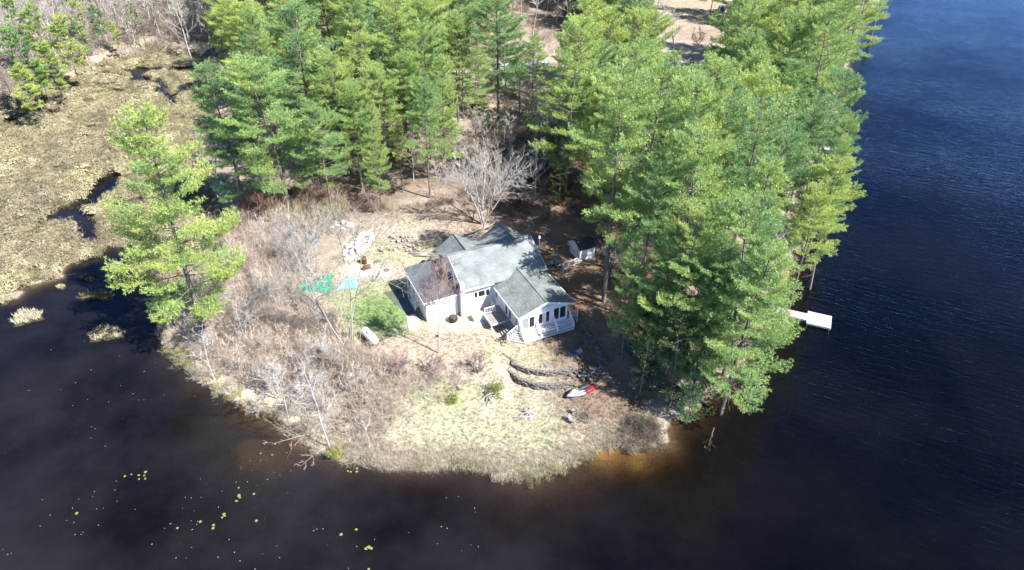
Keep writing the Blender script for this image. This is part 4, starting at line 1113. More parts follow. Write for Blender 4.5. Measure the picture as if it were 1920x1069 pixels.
# ---------------------------------------------------------------- dock
def dock(name, cx, cy, segs, rot, label, z=.35, cat='dock'):
    o = empty(name, (cx, cy, 0), rot, label, cat)
    for x0, x1, y0, y1, mat in segs:
        n_ = max(1, int((x1 - x0) / .19))
        for i in range(n_):
            a = x0 + (x1 - x0) * i / n_; MB().box(a, a + (x1 - x0) / n_ - .015, y0, y1, z - .04, z).build('plank', M[mat], o)
        for y_ in (y0 + .02, y1 - .07): MB().box(x0, x1, y_, y_ + .05, z - .2, z - .042).build('stringer', M['greywood'], o)
        for x_ in (x0 + .1, x1 - .15):
            for y_ in (y0 - .06, y1 + .01): MB().tube([(x_, y_, -2.5), (x_, y_, z + .02)], .03, 6).build('dock_post', M['metal'], o)
    return o
dr_ = math.atan2(62.60 - 63.49, 32.87 - 30.46)
# walkway then a wider platform at its end (local x runs out into the lake)
dock('boat_dock', 29.9, 63.1, [(-1.0, 3.05, -.65, .65, 'dockwalk'), (3.07, 5.6, -1.15, 1.2, 'dock')], dr_ - .05, 'wooden dock with a bleached square platform reaching into the lake')
dock('swim_float', 51.0, 107.2, [(0, 3.2, -.8, .8, 'dock')], R(-22), 'far white dock end showing from under the shoreline pines', .45)

# ---------------------------------------------------------------- sights behind the trees
def car(px, py, rz, mat, label, z=None):
    p = place(px, py); o = empty('parked_car', p, rz, label, 'car')
    prof = [(-2.2, .35), (-2.25, .75), (-2.1, .95), (-1.2, 1.02), (1.05, 1.0), (2.0, .85), (2.2, .6), (2.15, .35)]
    MB().prism([(x, -.88, z_) for x, z_ in prof], (0, 1.76, 0)).build('body', mat, o)
    cb_ = loft([[(-1.75, -.80, 1.0), (-1.75, .80, 1.0), (1.0, .80, 1.0), (1.0, -.80, 1.0)], [(-1.35, -.66, 1.48), (-1.35, .66, 1.48), (.25, .66, 1.48), (.25, -.66, 1.48)]], 'cabin', M['glass'], o)
    MB().box(-1.32, .22, -.64, .64, 1.483, 1.51).build('roof', mat, o)
    for x_ in (-1.4, 1.4):
        for y_ in (-.86, .86):
            w_ = MB().tube([(x_, y_ - .1, .33), (x_, y_ + .1, .33)], .33, 14).build('wheel', M['tyre'], o); MB().tube([(x_, y_ - .11, .33), (x_, y_ + .11, .33)], .18, 10).build('rim', M['metal'], w_)
    for y_ in (-.65, .65): MB().box(2.13, 2.19, y_ - .16, y_ + .16, .62, .76).build('headlight', M['tank'], o)
    return o
car(1352, 22, R(70), M['carblue'], 'dark blue car parked on the far lawn by the white roof')
car(1178, 172, R(20), M['cargrey'], 'silver blue car glimpsed between pines left of the far driveway')
car(1283, 152, R(80), M['cargrey'], 'silver car roof glimpsed at the end of the driveway')
def simple_house(px, py, W, D, hw, hr, rot, wall, roof, label, nwin=4):
    p = place(px, py); o = empty('house', p, rot, label, 'house')
    MB().box(-W / 2, W / 2, -D / 2, D / 2, -.5, hw).build('wall', wall, o)
    for s_ in (-1, 1):
        MB().prism([(s_ * (W / 2 - .05), -D / 2, hw), (s_ * (W / 2 - .05), D / 2, hw), (s_ * (W / 2 - .05), 0, hr - .1)], (-s_ * .15, 0, 0)).build('gable', wall, o)
        MB().prism([(-W / 2 - .3, s_ * (D / 2 + .4), hw - .1), (W / 2 + .3, s_ * (D / 2 + .4), hw - .1), (W / 2 + .3, s_ * .001, hr), (-W / 2 - .3, s_ * .001, hr)], (0, 0, .1)).build('roof_slope', roof, o)
    for i in range(nwin):
        x = -W / 2 + W * (i + .5) / nwin; f = MB().box(x - .5, x + .5, -D / 2 - .05, -D / 2 - .003, .9, 2.1).build('window', M['trim'], o); MB().box(x - .42, x + .42, -D / 2 - .07, -D / 2 - .052, .98, 2.02).build('pane', M['glass'], f)
    return o
M['whiteroof'] = simple('white metal roof', (.78, .78, .77), (.70, .70, .69), 1, .4)
simple_house(1310, -8, 22, 9, 2.8, 4.6, R(-4), M['white'], M['whiteroof'], 'long building with a bright white roof at the top edge, behind the far lawn')
simple_house(968, 150, 6, 4.5, 2.4, 3.4, R(8), M['greywall'], M['roof'], 'pale grey cottage hidden behind pines above the sandy clearing', 3)
simple_house(1016, 134, 2.3, 1.8, 1.7, 2.2, R(5), M['greywall'], M['whiteroof'], 'little white roofed hut above the sandy clearing', 1)
p = place(1124, 246); o = empty('outbuilding', p, R(10), 'small white outbuilding glimpsed among the pines right of the clearing', 'outbuilding')
MB().box(-1, 1, -1, 1, -.2, 2.4).build('wall', M['white'], o); MB().prism([(-1.15, -1.15, 2.45), (1.15, -1.15, 2.3), (1.15, 1.15, 2.3), (-1.15, 1.15, 2.45)], (0, 0, .1)).build('roof', M['roof'], o); MB().box(-.4, .4, -1.04, -1.003, 0, 1.95).build('door', M['greywall'], o)
# gravel drive to the far house
dv = gps([(1278, 128), (1262, 112), (1272, 98), (1300, 92), (1330, 88), (1340, 96), (1305, 108), (1292, 122)], 0)
zz = np.array([ground(a, b_) for a, b_ in gps([(1278, 128), (1262, 112), (1272, 98), (1300, 92), (1330, 88), (1340, 96), (1305, 108), (1292, 122)], 2.9)])
q = gps([(1278, 128), (1262, 112), (1272, 98), (1300, 92), (1330, 88), (1340, 96), (1305, 108), (1292, 122)], 2.9)
o = MB().prism([(a, b_, zz.max() - .3) for a, b_ in q], (0, 0, .36)).build('driveway', M['palestone']); tag(o, kind='structure')

# fallen timber at the waterline and in the wood
def dead_branch(px, py, L, rz, label, seed, mat='deadwood', r0=.09, zlift=.1, tilt=.05, name='fallen_branch', cat='fallen branch', spread=.8):
    Tt, Ww = bare_tree(seed, H=L, trunk_r=r0, cb=.25, spread=spread, limbs=8, dens=.5)
    p = place(px, py); o = empty(name, (p[0], p[1], max(p[2], 0) + zlift), 0, label, cat)
    o.rotation_euler = (0, R(90) - tilt, rz)
    link('trunk', seg_mesh('fallen trunk', Tt, M[mat], 5), o); tag(link('twigs', seg_mesh('fallen twigs', Ww, M[mat], 3), o), kind='stuff')
dead_branch(1338, 805, 3.0, R(-118), 'dead branch lying in the water off the shore tip', 201, 'bark', .045, .05)
dead_branch(1385, 765, 1.6, R(-60), 'smaller dead branch in the water under the bright pine', 202, 'bark', .035, .05)
dead_branch(600, 810, 5.0, R(-152), 'bleached tree fallen into the water from the lower left shore', 203, 'greytwig', .05)
dead_branch(625, 830, 4.0, R(-120), 'second bleached top hanging into the water, right of the first', 204, 'greytwig', .04)
dead_branch(860, 730, 4.6, R(118), 'fallen grey tree lying in dead brush below the young maple', 205, 'palegrey', .12, .25, .12)
# yellow green bushes
def green_bush(px, py, rad_, h, label, seed, n_=420, mat=None, wide=1.3):
    r = np.random.default_rng(seed); p = place(px, py); p[2] = max(p[2], 0); S = []; TPp = []
    for i in range(26):
        a = r.uniform(0, 6.28); e = r.uniform(.4, 1.4); d = np.array([math.cos(a) * math.cos(e) * wide, math.sin(a) * math.cos(e) * wide, math.sin(e)])
        pts_, dd = chain(S, r, np.zeros(3), d / np.linalg.norm(d), max(rad_, h) * r.uniform(.6, 1.1), .02, .006, 4, .15, .03)
        for _ in range(n_ // 26): k_ = r.integers(1, 5); TPp.append(pts_[k_] + r.normal(size=3) * .12 * rad_)
    TPp = np.array(TPp); K_ = 4; P_ = np.repeat(TPp, K_, 0) + r.normal(size=(len(TPp) * K_, 3)) * .05
    d = r.normal(size=P_.shape); d /= np.linalg.norm(d, axis=1, keepdims=True); w = np.cross(d, r.normal(size=P_.shape)); w /= np.linalg.norm(w, axis=1, keepdims=True)
    V_ = np.stack([P_, P_ + d * .05 + w * .03, P_ + d * .11, P_ + d * .05 - w * .03], 1)
    o = empty('green_bush', p, 0, label, 'bush'); link('stems', seg_mesh('bush stems', S, M['greytwig']), o)
    link('leaves', fastmesh('bush leaves', V_.reshape(-1, 3), np.arange(len(P_) * 4).reshape(-1, 4), mat or M['budleaf']), o)
M['budleaf'] = foliage('young leaves', [(.22, .26, .06), (.32, .35, .08), (.42, .42, .12)])
green_bush(930, 735, 1.2, .8, 'low yellow green bush left of the lower stone wall', 301)
green_bush(630, 858, .9, 1.0, 'yellow green bush at the waterline on the bottom left shore', 302, 600)
green_bush(1200, 800, 1.4, 1.1, 'olive bush on the shore right of the fire ring', 303, 420, M['needle_dark'])
green_bush(340, 668, .9, .8, 'dull green bush at the water edge below the lone pine', 304)
green_bush(508, 392, 1.3, 1.5, 'fresh green bush at the back of the thicket', 305, 600)
green_bush(850, 752, .8, .5, 'small fresh green patch bush in the middle of the lower lawn', 306, 500)

# ---------------------------------------------------------------- the pines one can tell apart
TREES = []
def T_(kind, tx, ty, by, wide, label, **k):
    X, Y, h = solve_tree(tx, ty, by)
    h = min(max(h, 6), 31)
    TREES.append((X, Y))
    return add_pine(kind, X, Y, h, label, wide=wide, **k)
P = PINES
T_(P[4], 252, 214, 622, .98, 'tall white pine alone at the water edge left of the bare thicket, reaching over marsh')
T_(P[4], 395, 122, 392, 1.05, 'broad dark green pine at the marsh edge, leftmost of the big pair')
T_(P[2], 485, 108, 402, 1.15, 'broad pine rising behind the back left end of the bare thicket')
T_(P[5], 588, 190, 402, 1.0, 'yellow green pine overhanging the top of the thicket, next to the white rubble')
T_(P[4], 692, 196, 385, .62, 'narrow blue green pine in shade left of the white trunked pine')
T_(P[1], 790, 150, 372, .85, 'pine with bare pale trunk standing left of the big leafless tree')
T_(P[3], 742, 225, 360, .75, 'small soft pine between the narrow shaded pine and the pale trunk pine')
T_(P[1], 850, 22, 232, .95, 'tall pine with twin dark lower trunks above the pale trunk pine')
T_(P[1], 862, 45, 226, .8, 'pine crowded right beside the twin trunk pine behind the yard')
T_(P[0], 932, -25, 226, 1.05, 'tall pine with thick dark trunk at the edge of the sandy clearing')
T_(P[3], 975, 70, 222, .6, 'thin trunked sparse pine standing in the sandy clearing')
T_(P[2], 1075, 40, 368, .8, 'tall dark trunked pine behind the black shadow, right of the leafless trees')
T_(P[5], 1092, 36, 250, .9, 'dark pine on the right side of the sandy clearing')
T_(P[2], 1148, 20, 262, .9, 'large olive green pine right of the sandy clearing, behind the white outbuilding')
T_(P[1], 1212, 6, 205, .85, 'pine left of the gap that shows the far lawn and driveway')
T_(P[4], 1160, 205, 440, .8, 'pine above and behind the small white garden shed')
T_(P[1], 1172, 128, 566, .88, 'tall pine with long bare grey trunk between the garden shed and the porch')
T_(P[0], 1238, 112, 480, .95, 'dense pine in the row behind the grey trunk pine', )
T_(P[5], 1232, 300, 600, .8, 'pine to the right of the grey trunk pine, its low boughs above the canoe')
T_(P[2], 1335, 104, 420, 1.0, 'dark blue green pine left of the pointed group on the right shore')
T_(P[4], 1405, 60, 330, .95, 'dark dense pine at the right edge of the far lawn')
T_(P[0], 1448, 130, 420, .95, 'tall pine in the middle of the right shore stand, fourth from the open water')
T_(P[5], 1385, -10, 260, .9, 'dark green pine right of the parked dark blue car')
T_(P[2], 1482, 20, 300, .95, 'soft green pine left of the inlet on the upper right shore')
T_(P[1], 1530, 180, 400, .95, 'yellow green shoreline pine below the inlet, leaning over the lake', lean=(0, R(3)))
T_(P[0], 1500, 110, 355, .9, 'pine at the lower side of the upper right inlet')
T_(P[4], 1540, 60, 290, .8, 'smaller pine at the mouth of the inlet, beside open water')
T_(P[2], 1630, -60, 135, 1.0, 'big pine on the far right point whose boughs reach furthest over the lake')
T_(P[0], 1590, -40, 150, .85, 'inner pine of the far right point, next to the furthest reaching one')
T_(P[5], 1690, -130, 60, .9, 'pine at the top right corner of the wood by the lake')
T_(P[1], 1592, 292, 520, .95, 'pine above the dock with boughs spread far out over the lake', lean=(0, R(4)))
T_(P[1], 1545, 345, 556, .8, 'pine rising directly behind the boat dock, its lowest bough above the deck boards')
T_(P[0], 1480, 250, 500, .9, 'pine behind the dock, one row in from the shore')
T_(P[4], 1440, 300, 610, .85, 'pine just left of the dock landing')
T_(P[2], 1438, 350, 700, .88, 'bright yellow green pine leaning over the water below the dock', lean=(0, R(5)))
T_(P[4], 1424, 468, 765, 1.12, 'low rounded bright pine at the tip of the right shore, hanging over black water', lean=(R(2), R(4)))
T_(P[1], 1320, 240, 600, .9, 'pine inside the right stand with bare grey boughs showing')
T_(P[2], 1300, 380, 690, .8, 'broad pine left of the bright shoreline pine, above the canoe')
T_(YOUNG[0], 1308, 690, 785, .95, 'young pine sprig at the shore tip below the bright pines')
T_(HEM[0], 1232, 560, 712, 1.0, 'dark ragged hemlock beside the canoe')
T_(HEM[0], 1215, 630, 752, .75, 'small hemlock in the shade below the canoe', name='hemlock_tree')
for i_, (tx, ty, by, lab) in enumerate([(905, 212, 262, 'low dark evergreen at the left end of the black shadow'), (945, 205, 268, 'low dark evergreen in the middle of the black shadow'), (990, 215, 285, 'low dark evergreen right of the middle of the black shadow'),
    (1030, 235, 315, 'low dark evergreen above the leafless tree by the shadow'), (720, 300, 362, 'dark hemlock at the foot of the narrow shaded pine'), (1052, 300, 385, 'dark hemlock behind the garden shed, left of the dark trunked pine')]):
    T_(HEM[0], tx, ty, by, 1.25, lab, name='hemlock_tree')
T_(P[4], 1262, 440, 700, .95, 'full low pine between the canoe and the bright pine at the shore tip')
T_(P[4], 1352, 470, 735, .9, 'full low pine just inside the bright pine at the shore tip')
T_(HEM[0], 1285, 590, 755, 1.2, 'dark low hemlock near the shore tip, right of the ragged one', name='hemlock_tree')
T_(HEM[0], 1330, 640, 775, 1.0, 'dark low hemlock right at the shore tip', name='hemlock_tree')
T_(P[0], 1190, 455, 668, .55, 'slender pine in front of the canoe with boughs over it')
T_(P[2], 1572, 130, 372, .85, 'green pine at the water edge above the white swim float')
T_(P[4], 1585, 225, 452, .8, 'yellow green pine at the water edge below the white swim float')
T_(P[5], 1556, 300, 505, .75, 'pine at the water edge, one tree up the shore from the boat dock')
T_(P[5], 704, 118, 330, 1.0, 'soft green pine over the pale leafless tree, left of the narrow shaded pine')
T_(P[0], 748, 96, 312, .9, 'light green pine directly behind the small soft pine')
T_(P[4], 822, 108, 335, .85, 'pine overlapping the upper right of the pale trunk pine')
T_(P[2], 652, 150, 352, .9, 'dark green pine at the shaded wood edge, right of the broad thicket pines')
T_(P[5], 888, 92, 262, .9, 'pine between the twin dark trunks and the sandy clearing')
T_(P[3], 768, 55, 262, 1.1, 'yellowish pine standing behind the pale trunk pine')
T_(P[0], 1000, 62, 182, 1.0, 'spreading pine that hides the little hut above the clearing')
T_(P[2], 948, 45, 190, 1.0, 'spreading pine that hides the pale grey cottage')
T_(P[3], 660, 42, 300, 1.0, 'light green pine left of the pale leafless tree in the wood')
T_(P[2], 545, 12, 322, 1.1, 'big green pine behind the broad pine at the thicket')
T_(P[5], 618, 92, 330, .95, 'yellow tinged pine between the broad pine and the pale leafless tree')
T_(P[4], 462, 20, 262, .95, 'blue green pine just right of the white birch by the marsh')
T_(P[1], 735, -10, 270, .95, 'pine right of the pale leafless tree at the back')
T_(P[0], 790, 40, 300, .9, 'yellow green pine left of the twin trunk pine')
for o in bpy.data.objects:
    if o.get('label', '').startswith(('dark ragged hemlock',)): o.name = 'hemlock_tree'

FAR_B = gps([(1650, 0)], 1)[0][0]
def scatter_pines(poly_px, spacing, n_max, kinds, hr, label, group, wr=(.8, 1.1), name='pine_tree', seed=1, zl=1.5):
    r = np.random.default_rng(seed); poly = gps(poly_px, zl)
    x0, y0 = poly.min(0); x1, y1 = poly.max(0); c = 0
    for _ in range(n_max * 40):
        x = r.uniform(x0, x1); y = r.uniform(y0, y1)
        if not inside(poly, np.array([x]), np.array([y]))[0]: continue
        if any((x - a) ** 2 + (y - b_) ** 2 < spacing ** 2 for a, b_ in TREES): continue
        if sdf(SHORE, np.array([x]), np.array([y]))[0] < .8: continue
        h_ = r.uniform(*hr)
        zc_ = y * math.cos(TH) + (CAMH - h_ - 2) * math.sin(TH); tx_ = 960 + FPX * x / zc_; ty_ = 534.5 - FPX * (y * math.sin(TH) - (CAMH - h_ - 2) * math.cos(TH)) / zc_
        if (1215 < tx_ < 1405 and ty_ < 95) or (965 < tx_ < 1070 and ty_ < 60): continue      # the photo shows open ground here
        TREES.append((x, y)); c += 1
        add_pine(kinds[r.integers(len(kinds))], x, y, h_, label, group, wide=r.uniform(*wr), name=name)
        if c >= n_max: break
scatter_pines([(1180, 540), (1240, 420), (1280, 330), (1290, 230), (1330, 140), (1400, 130), (1470, 110), (1560, 150), (1540, 280), (1490, 420), (1440, 600), (1370, 690), (1300, 690), (1230, 640)],
    5.2, 48, PINES, (19, 25), 'tall green pine packed inside the dense stand along the right shore', 'pines of the dense right shore stand', seed=2)
scatter_pines([(1370, 70), (1470, 40), (1600, 60), (1640, -10), (1650, -40), (1500, -40), (1370, -30)],
    5.5, 22, PINES, (18, 23), 'green pine in the back wood between the far lawn and the lake', 'pines of the back right wood', seed=3)
scatter_pines([(430, 110), (440, 200), (640, 290), (800, 250), (830, 190), (900, 130), (960, 90), (1060, 70), (1180, 75), (1210, -8), (430, -8)],
    5.0, 100, PINES, (15, 21), 'yellow green pine in the wood behind the house, towards the top edge', 'pines of the back wood', (1.0, 1.4), seed=4)
scatter_pines([(650, 330), (700, 260), (760, 300), (830, 260), (780, 230), (640, 250)],
    5.5, 6, PINES[3:5] + YOUNG, (10, 15), 'smaller pine filling in behind the yard, left of the leafless tree', 'smaller pines behind the yard', seed=5)
scatter_pines([(1080, 400), (1130, 400), (1240, 300), (1260, 150), (1120, 160), (1070, 250), (1075, 330)],
    5.2, 22, PINES, (17, 22), 'green pine in the stand between the sandy clearing and the right shore', 'pines right of the clearing', seed=6)
for tx, ty, by, k_, lab in [(18, 52, 212, 0, 'layered pine at the left picture edge, lowest of the top left pines'), (78, 78, 186, 2, 'layered pine nearest the bend of the marsh channel'),
    (48, 8, 150, 1, 'layered pine above the one at the channel bend'), (104, 28, 158, 0, 'bright layered pine right of the channel bend pine'), (8, -10, 140, 2, 'layered pine in the very top left corner'),
    (142, 40, 122, 1, 'small flat topped pine above the left part of the marsh'), (172, 8, 96, 0, 'flat boughed pine at the top edge, fourth from the left corner'), (208, 40, 100, 1, 'thin layered pine left of the dark hollow'),
    (240, 2, 70, 2, 'layered pine at the top edge above the dark hollow'), (394, 22, 104, 1, 'thin green pine right of the white birch'), (120, -30, 80, 2, 'layered pine at the top edge right of the corner'),
    (62, 112, 205, 1, 'low layered pine reaching over the marsh corner'), (30, 120, 228, 0, 'pine with three low flat boughs at the left edge above the marsh')]:
    T_(FLATP[k_], tx, ty, by, .92, lab)

# ---------------------------------------------------------------- leafless trees
def add_bare(x, y, h, label, mats, group=None, rz=None, proto=None, name='bare_tree', cat='leafless tree', z=None, wide=1.0, lean=(0, 0), **k):
    if proto is None:
        Tt, Ww = bare_tree(H=h, **k)
        proto = (seg_mesh('bare trunk', Tt, mats[0], 5), seg_mesh('bare twigs', Ww, mats[1], 3), h)
    s = h / proto[2]
    o = empty(name, (x, y, ground(x, y) if z is None else z), rng.uniform(0, 6.28) if rz is None else rz, label, cat, group)
    o.rotation_euler = (lean[0], lean[1], o.rotation_euler[2]); o.scale = (s * wide, s * wide, s)
    link('trunk', proto[0], o); tag(link('twigs', proto[1], o), kind='stuff')
    return o
def B_(tx, ty, bx, by, label, mats, **k):
    b0 = place(bx, by)
    dep = TH + math.atan((ty - 534.5) / FPX)
    h = CAMH - b0[1] * math.tan(dep) - b0[2]
    return add_bare(b0[0], b0[1], max(h, 2.5), label, mats, **k)
G = (M['greytwig'], M['greytwig']); PG = (M['birch'], M['palegrey']); RD = (M['greytwig'], M['redtwig']); DG = (M['deadwood'], M['palegrey'])
B_(902, 286, 905, 420, 'wide vase shaped leafless tree directly behind the house roof', DG, seed=1, trunk_r=.15, cb=.1, spread=1.35, limbs=30, dens=1.5, stems=4, up=.7)
B_(990, 250, 1003, 372, 'grey leafless tree right of the vase shaped one, against the black shadow', DG, seed=2, trunk_r=.1, spread=.8, limbs=10, dens=.8)
B_(845, 290, 838, 368, 'slim leafless sapling beside the pale trunk pine', DG, seed=3, trunk_r=.05, limbs=7, dens=.6)
B_(838, 488, 822, 662, 'reddish budding young maple on the lawn in front of the left annex', (M['greytwig'], M['redtwig']), seed=4, trunk_r=.085, cb=.45, spread=.85, limbs=24, dens=1.5, up=1.15, twig_r=.014)
B_(405, 262, 408, 372, 'reddish leafless tree between the lone shore pine and the broad pines', RD, seed=5, trunk_r=.09, spread=.8, limbs=14, dens=1.1, stems=2, up=.9)
B_(612, 385, 650, 655, 'tall many stemmed leafless tree in front of the green and teal tarpaulins', G, seed=6, trunk_r=.1, cb=.3, spread=.9, limbs=30, dens=1.4, stems=4, up=.6)
B_(520, 640, 545, 802, 'white barked leafless tree leaning out at the lower left shore', PG, seed=7, trunk_r=.1, cb=.25, spread=.7, limbs=12, dens=.9, lean=(R(2), R(-8)))
B_(588, 655, 618, 838, 'pale leafless tree on the bottom shore, left of the yellow green bush', PG, seed=8, trunk_r=.09, cb=.3, spread=.65, limbs=12, dens=.9)
B_(682, 765, 694, 846, 'small pale sapling in dry grass on the bottom shore', PG, seed=9, trunk_r=.05, cb=.4, spread=.6, limbs=8, dens=.6)
B_(352, 600, 402, 712, 'pale birch leaning over the left shore below the lone pine', PG, seed=10, trunk_r=.08, cb=.35, spread=.6, limbs=12, dens=.8)
B_(415, 640, 455, 715, 'thin pale sapling right of the leaning birch', PG, seed=11, trunk_r=.05, cb=.4, spread=.6, limbs=7, dens=.6)
B_(700, 90, 712, 205, 'pale leafless tree surrounded by pines in the back wood', DG, seed=12, trunk_r=.12, cb=.25, spread=1.0, limbs=18, dens=1.2, up=.7)
B_(735, 170, 742, 262, 'smaller grey leafless tree below the pale one in the back wood', DG, seed=13, trunk_r=.07, spread=.9, limbs=10, dens=.9)
B_(326, -20, 362, 120, 'white birch with spreading crown at the back edge of the marsh', PG, seed=14, trunk_r=.17, cb=.3, spread=.8, limbs=13, dens=.9, up=.5)
B_(370, -20, 414, 122, 'dark slim leafless tree right of the white birch', (M['bark'], M['greytwig']), seed=15, trunk_r=.13, cb=.5, spread=.5, limbs=9, dens=.7)
B_(1180, 35, 1186, 130, 'white barked leafless tree among pines near the far driveway', PG, seed=16, trunk_r=.12, cb=.4, spread=.6, limbs=9, dens=.7)
B_(1432, 405, 1440, 520, 'grey leafless tree showing through the middle of the right shore stand', DG, seed=17, trunk_r=.14, cb=.3, spread=.9, limbs=14, dens=1.0)
B_(1255, 20, 1262, 88, 'pale bushy leafless tree in front of the far white roof', DG, seed=18, trunk_r=.12, cb=.2, spread=1.0, limbs=18, dens=1.2, stems=2)
B_(1095, 440, 1150, 505, 'grey tangled leafless shrub tree behind the garden shed', G, seed=19, trunk_r=.06, cb=.1, spread=1.2, limbs=16, dens=1.2, stems=3, up=.5)
B_(515, 395, 575, 505, 'spiky grey multi stemmed bush in the middle of the thicket', DG, seed=20, trunk_r=.07, cb=.1, spread=1.2, limbs=20, dens=1.0, stems=5, up=.9, name='bare_bush', cat='bush')
B_(420, 560, 478, 660, 'grey leafless tree inside the lower left thicket', DG, seed=21, trunk_r=.07, cb=.2, spread=1.0, limbs=14, dens=1.0, stems=2)
B_(1325, 20, 1352, 62, 'dark thin leafless tree on the far lawn beside the blue car', (M['bark'], M['greytwig']), seed=22, trunk_r=.16, cb=.5, spread=.4, limbs=7, dens=.6)
B_(1318, -30, 1328, 40, 'straight dark trunk in front of the far white roof', (M['bark'], M['greytwig']), seed=23, trunk_r=.2, cb=.6, spread=.4, limbs=7, dens=.6)
B_(600, 80, 612, 120, 'short grey leafless tree under the pines behind the broad pine', G, seed=24, trunk_r=.06, limbs=8, dens=.8)

for i_, (tx, ty, bx, by, lab, mt) in enumerate([
    (470, 520, 500, 575, 'grey spiky bush in the thicket, above the dark brush hollow', DG), (560, 470, 590, 520, 'pale spiky bush above the green tarpaulin', DG),
    (600, 620, 632, 690, 'bleached bush in front of the tall many stemmed tree', DG), (430, 470, 470, 520, 'brown spiky bush at the back left edge of the thicket', RD),
    (500, 690, 520, 745, 'silvery bush left of the white barked leaning tree', PG), (580, 700, 602, 760, 'silvery bush between the two pale shore trees', PG),
    (660, 690, 672, 745, 'low pale bush in the middle of the bottom thicket', DG), (740, 660, 752, 705, 'brown bush under the shadow of the young maple', RD),
    (800, 665, 812, 700, 'purplish low bush around the foot of the fallen grey tree', RD), (890, 665, 896, 700, 'purplish low bush left of the upper stone wall', RD),
    (700, 360, 706, 398, 'reddish bush at the wood edge behind the white rubble', RD), (1305, 52, 1308, 92, 'dark reddish bush pile beside the far driveway', RD)]):
    B_(tx, ty, bx, by, lab, mt, seed=400 + i_, trunk_r=.045, cb=.05, spread=1.3, limbs=22, dens=1.0, stems=5, up=.8, name='bare_bush', cat='bush', twig_r=.016)

def proto_bare(seed, mats, **k):
    Tt, Ww = bare_tree(seed, **k); return (seg_mesh('bare trunk', Tt, mats[0], 4), seg_mesh('bare twigs', Ww, mats[1], 3), k['H'])
BP = [proto_bare(61, DG, H=14, trunk_r=.15, cb=.3, spread=.6, limbs=14, dens=1.0, twig_r=.03), proto_bare(62, PG, H=14, trunk_r=.13, cb=.4, spread=.55, limbs=12, dens=.9, twig_r=.03),
      proto_bare(63, PG, H=14, trunk_r=.15, cb=.3, spread=.65, limbs=14, dens=.9, twig_r=.028), proto_bare(64, (M['bark'], M['greytwig']), H=15, trunk_r=.17, cb=.45, spread=.5, limbs=10, dens=.9, twig_r=.03)]
BT = []
def scatter_bare(poly_px, spacing, n_max, hr, label, group, seed=1, avoid=2.5):
    r = np.random.default_rng(seed); poly = gps(poly_px, 1.5)
    x0, y0 = poly.min(0); x1, y1 = poly.max(0); c = 0
    for _ in range(n_max * 40):
        x = r.uniform(x0, x1); y = r.uniform(y0, y1)
        if not inside(poly, np.array([x]), np.array([y]))[0]: continue
        if any((x - a) ** 2 + (y - b_) ** 2 < spacing ** 2 for a, b_ in BT) or any((x - a) ** 2 + (y - b_) ** 2 < avoid ** 2 for a, b_ in TREES): continue
        if sdf(SHORE, np.array([x]), np.array([y]))[0] < .5: continue
        BT.append((x, y)); c += 1
        add_bare(x, y, r.uniform(*hr), label, None, group, proto=BP[r.integers(4)], wide=r.uniform(.8, 1.2))
        if c >= n_max: break
scatter_bare([(20, 205), (90, 150), (180, 112), (300, 92), (430, 104), (440, -20), (60, -20), (30, 100)], 2.3, 190, (9, 17),
    'slender grey leafless tree in the open wood behind the marsh', 'leafless trees behind the marsh', 1)
scatter_bare([(430, 60), (700, 190), (840, 200), (850, 130), (1060, 70), (1240, 110), (1230, -15), (430, -15)], 4.0, 100, (9, 16),
    'grey leafless tree standing between the pines of the back wood', 'leafless trees of the back wood', 2)
scatter_bare([(650, 350), (700, 300), (800, 280), (960, 250), (1050, 240), (1070, 400), (960, 390), (850, 370), (700, 390)], 2.4, 34, (4, 8),
    'low leafless sapling at the shaded wood edge behind the house', 'saplings at the wood edge', 3)
scatter_bare([(1230, 500), (1420, 450), (1480, 560), (1400, 680), (1290, 740), (1200, 660)], 4.5, 12, (5, 11),
    'thin leafless tree half hidden under the right shore pines', 'leafless trees under the shore pines', 4, 1.8)
scatter_bare([(340, 640), (360, 600), (440, 470), (560, 400), (560, 520), (640, 700), (620, 820), (520, 780), (420, 715)], 3.2, 22, (3.5, 6.5),
    'pale leafless sapling poking out of the left shore thicket', 'saplings in the left shore thicket', 5, 1.5)

# ---------------------------------------------------------------- thickets, tufts, marsh growth (uncountable)
def shrub_proto(seed, H, n, spread, tr=.017, rad=.35):
    r = np.random.default_rng(seed); S = []
    for i in range(n):
        a = r.uniform(0, 6.28); e = r.uniform(.5, 1.45) if spread < 1 else r.uniform(.2, 1.4)
        d = np.array([math.cos(a) * math.cos(e), math.sin(a) * math.cos(e), math.sin(e)])
        p = np.array([r.normal() * rad, r.normal() * rad, -.05])
        pts, dd = chain(S, r, p, d, H * r.uniform(.5, 1.1), tr * 1.3, tr * .5, 3, .16, .05)
        for j in range(5):
            q = pts[r.integers(1, 4)]; td = dd * .7 + rand_unit(r) * .7 + np.array([0, 0, .2]); td /= np.linalg.norm(td)
            L = H * r.uniform(.15, .4); e2 = q + td * L
            S.append((*q, *e2, tr * .7, tr * .3))
            for k in range(2):
                q2 = q + td * L * r.uniform(.3, .9); t2 = td + rand_unit(r) * .7; t2 /= np.linalg.norm(t2)
                S.append((*q2, *(q2 + t2 * L * .5), tr * .5, tr * .25))
    return seg_mesh('shrub', S, M['tint'], 3)
